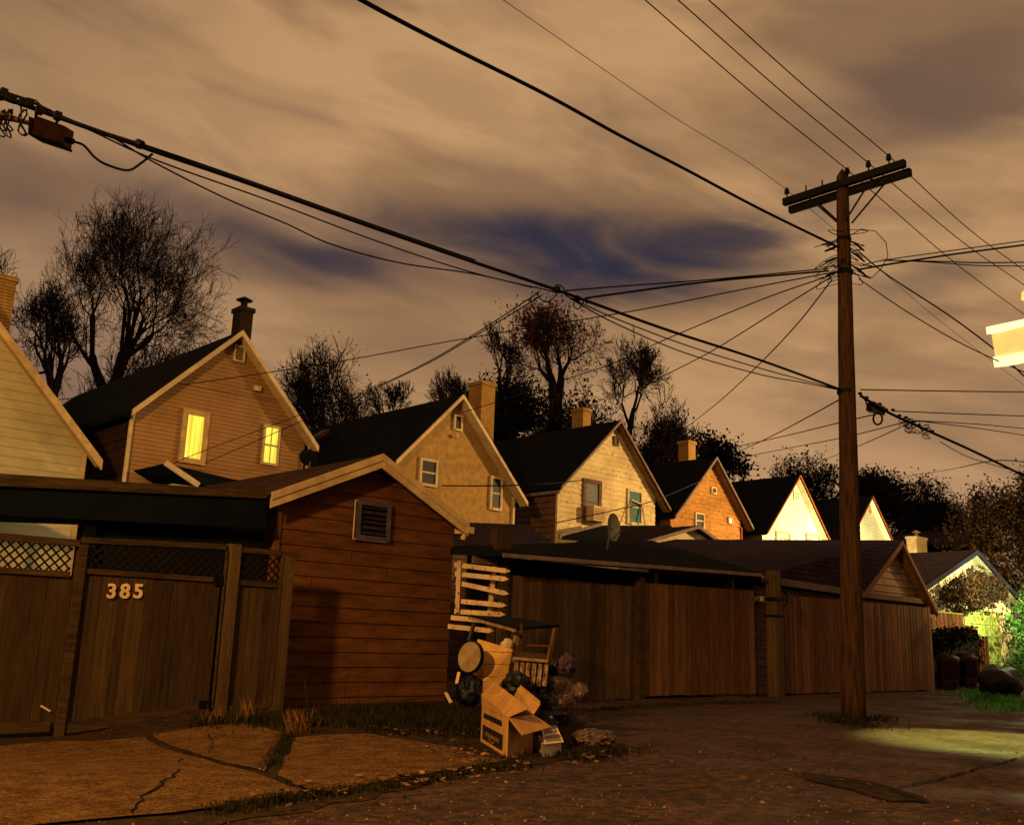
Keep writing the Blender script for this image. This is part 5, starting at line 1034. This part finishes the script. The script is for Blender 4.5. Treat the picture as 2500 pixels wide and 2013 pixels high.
# ------------------------------------------------------------------ trees
def grow(mbT, mbC, p, dr, ln, r, lv, maxlv, spread, up, tips, nseg=4, kids=(3, 4)):
    pts = [p]; rad = [r]; q = p.copy(); dv = dr.copy()
    for k in range(nseg):
        j = .10 if lv < 2 else .21
        dv = (dv+Vector((random.gauss(0, j), random.gauss(0, j), random.gauss(0, j)+up*.06))).normalized(); q = q+dv*ln/nseg; pts.append(q); rad.append(r*(1-.38*(k+1)/nseg))
    (mbT if lv < 2 else mbC).append((pts, rad, 6 if lv < 2 else 3))
    if lv >= maxlv: tips.append(q); return
    n = random.randint(*kids); a0 = random.uniform(0, 6.28); e1 = dv.orthogonal().normalized(); e2 = dv.cross(e1)
    for k in range(n):
        t = 1.0 if k < 2 else random.uniform(.3, .9); i = min(nseg-1, int(t*nseg)); bp = pts[i].lerp(pts[i+1], t*nseg-i) if t < 1 else q
        an = a0+6.28*k/n+random.uniform(-.5, .5); pd = e1*math.cos(an)+e2*math.sin(an); a = spread*random.uniform(.6, 1.25)*(.75 if k < 2 else 1.25)
        nd_ = (dv*math.cos(a)+pd*math.sin(a)+Vector((0, 0, up*.08))).normalized()
        grow(mbT, mbC, bp, nd_, ln*random.uniform(.66, .88), rad[-1]*random.uniform(.6, .82), lv+1, maxlv, spread, up, tips, max(2, nseg-1), kids)
def tree(label, box, dist, seed, maxlv=7, spread=.5, up=.5, stems=2, base=None, r=.3, leafm=None, nleaf=0, lsize=.25, lz=0, kids=(3, 4), name='bare_tree', trunk=.22, minr=.012):
    """box: photograph x0, x1, top y of the crown; the tree stands on the ground at that distance"""
    random.seed(seed); x0, x1, yt = box; cx = base if base else (x0+x1)/2
    c = PV(cx, 1250, dist); b = Vector((c.x, c.y, 0)); top = PV((x0+x1)/2, yt, dist).z; ym = yt+(x1-x0)*.45; w = (PV(x1, ym, dist)-PV(x0, ym, dist)).length
    T, C_, tips = [], [], []; ln = top*.22
    for s_ in range(stems):
        a = random.uniform(-.3, .3) if stems == 1 else (-.5+s_/(max(1, stems-1)))*.75
        v = (Vector((0, 0, 1))+R0*a+F*random.uniform(-.2, .2)).normalized(); grow(T, C_, Vector((0, 0, 0))+R0*a*.3, v, top*trunk, r, 0, maxlv, spread, up, tips, 5, kids)
    allp = [p for s_ in T+C_ for p in s_[0]]; us = sorted(p.dot(R0) for p in allp); zz_ = sorted(p.z for p in allp); zs = zz_[int(len(zz_)*.997)]
    lo, hi = us[int(len(us)*.004)], us[int(len(us)*.996)]; kx = w/(hi-lo); Hc = kx*zs; kz = min(1.45, top*.97/Hc)*kx; z0_ = top-kz*zs; off = ((PV(x0, ym, dist)-b).dot(R0))-lo*kx
    def tf(p):
        z = p.z*kz+z0_; u_ = p.dot(R0)*kx; v_ = (p-R0*p.dot(R0)); s_ = smooth((z-z0_)/(top*.35)); return b+R0*(u_+off*s_)+Vector((v_.x*kx*.9, v_.y*kx*.9, z))
    t = thing(name, label, 'tree', tuple(b), 'trees beyond the houses')
    for nm, lst, mt in (('trunk', T, 'bark'), ('crown', C_, 'twig')):
        m = MB()
        for pts, rad, sd in lst: m.tube([tf(p) for p in pts], [max(minr, q) for q in rad], sd, False)
        if nm == 'trunk' and z0_ > .2: m.tube([b+Vector((0, 0, z0_*k/6))+R0*noise.noise(Vector((k, seed, 0)))*.2*(k % 6 > 0) for k in range(7)], [r*1.5-r*.4*k/6 for k in range(7)], 8)
        if m.f: m.build(nm, mt, t, fix=False)
    if leafm:
        m = MB(); tp = [tf(p) for p in tips]; tp = [p for p in tp if p.z > top*lz] or tp
        def lf(): p = random.choice(tp); return p+Vector((random.gauss(0, 1), random.gauss(0, 1), random.gauss(0, 1)))*lsize*1.6
        leaves(m, lf, nleaf, lsize); m.build('foliage', leafm, t, fix=False)
    return t
TR = 1.1596
tree('big spreading bare tree behind the tan and cream houses', (75, 535, 498), 50, 11, 7, .58, .25, 4, 235, .30, kids=(3, 3), trunk=.30, minr=.010)
tree('bare tree cut off by the left edge of the picture', (-190, 45, 560), 46, 12, 6, .55, .2, 1, -70, .25, minr=.012)
tree('low tangled bare tree left of the big spreading tree', (-10, 230, 700), 44, 33, 5, .6, .3, 4, 90, .16, minr=.012)
tree('low tangled bare tree right of the big spreading tree', (200, 540, 830), 46, 34, 6, .6, .2, 4, 400, .16, minr=.012)
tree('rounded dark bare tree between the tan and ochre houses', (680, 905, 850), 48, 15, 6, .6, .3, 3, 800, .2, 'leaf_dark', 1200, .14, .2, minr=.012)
tree('small bare tree just above the ochre house roof ridge', (880, 1000, 930), 52, 16, 5, .5, .5, 2, 940, .12, minr=.012)
tree('thin twiggy tree left of the ochre house peak', (1035, 1170, 905), 54, 17, 5, .6, .4, 3, 1100, .12, minr=.012)
tree('spindly bare tree rising beside the ochre house chimney', (1165, 1270, 790), 50, 18, 5, .5, .5, 2, 1215, .14, minr=.012)
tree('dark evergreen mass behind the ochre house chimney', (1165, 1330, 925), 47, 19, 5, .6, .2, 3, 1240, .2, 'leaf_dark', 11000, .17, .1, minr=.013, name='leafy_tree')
tree('tall tree with reddish top leaves in the middle of the picture', (1235, 1470, 735), 52, 20, 7, .45, .3, 2, 1350, .34, 'leaf_red', 0, .3, .8, kids=(3, 3), minr=.010)
tree('low dark leafy tree behind the peeling house roof', (1290, 1500, 960), 46, 22, 5, .6, .2, 4, 1390, .15, 'leaf_dark', 6000, .17, .1, minr=.012, name='leafy_tree')
tree('slender bare tree above the peeling house chimney', (1465, 1630, 815), 50, 23, 6, .5, .3, 1, 1530, .2, minr=.012)
tree('rounded leafy tree between the peeling and orange houses', (1480, 1715, 975), 48, 24, 6, .6, .25, 3, 1580, .18, 'leaf_dark', 1500, .16, .2, minr=.012)
tree('small dark tree right of the orange house chimney', (1680, 1800, 1070), 55, 25, 5, .6, .3, 3, 1760, .12, 'leaf_dark', 2400, .22, .2, minr=.012)
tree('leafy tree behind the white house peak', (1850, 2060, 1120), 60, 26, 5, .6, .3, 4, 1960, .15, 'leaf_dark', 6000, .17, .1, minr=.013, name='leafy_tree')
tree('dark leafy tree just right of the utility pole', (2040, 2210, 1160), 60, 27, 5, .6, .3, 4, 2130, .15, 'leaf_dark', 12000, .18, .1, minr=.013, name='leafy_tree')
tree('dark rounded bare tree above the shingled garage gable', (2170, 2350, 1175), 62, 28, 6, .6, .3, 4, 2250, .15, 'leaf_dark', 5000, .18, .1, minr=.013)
tree('small bare tree in front of the bungalow roof', (2290, 2420, 1235), 62, 29, 5, .6, .3, 3, 2350, .1, minr=.013)
OT = tree('tree with orange autumn leaves at the right edge', (2330, 2720, 1165), 50, 30, 5, .6, .35, 3, 2560, .16, 'leaf_orange', 30000, .16, .15, minr=.015, name='autumn_tree', kids=(3, 5))
# reddish wind-blown foliage at the top of the middle tree
rt = [o for o in COL.objects if o.get('label', '').startswith('tall tree with reddish')][0]
random.seed(5); m = MB(); leaves(m, lambda: PV(random.gauss(1318, 36), random.gauss(795, 30), 52+random.uniform(-1.5, 1.5)), 3200, .15); leaves(m, lambda: PV(random.gauss(1420, 22), random.gauss(860, 50), 52+random.uniform(-1.5, 1.5)), 900, .13); m.build('reddish_foliage', 'leaf_red', rt, fix=False)
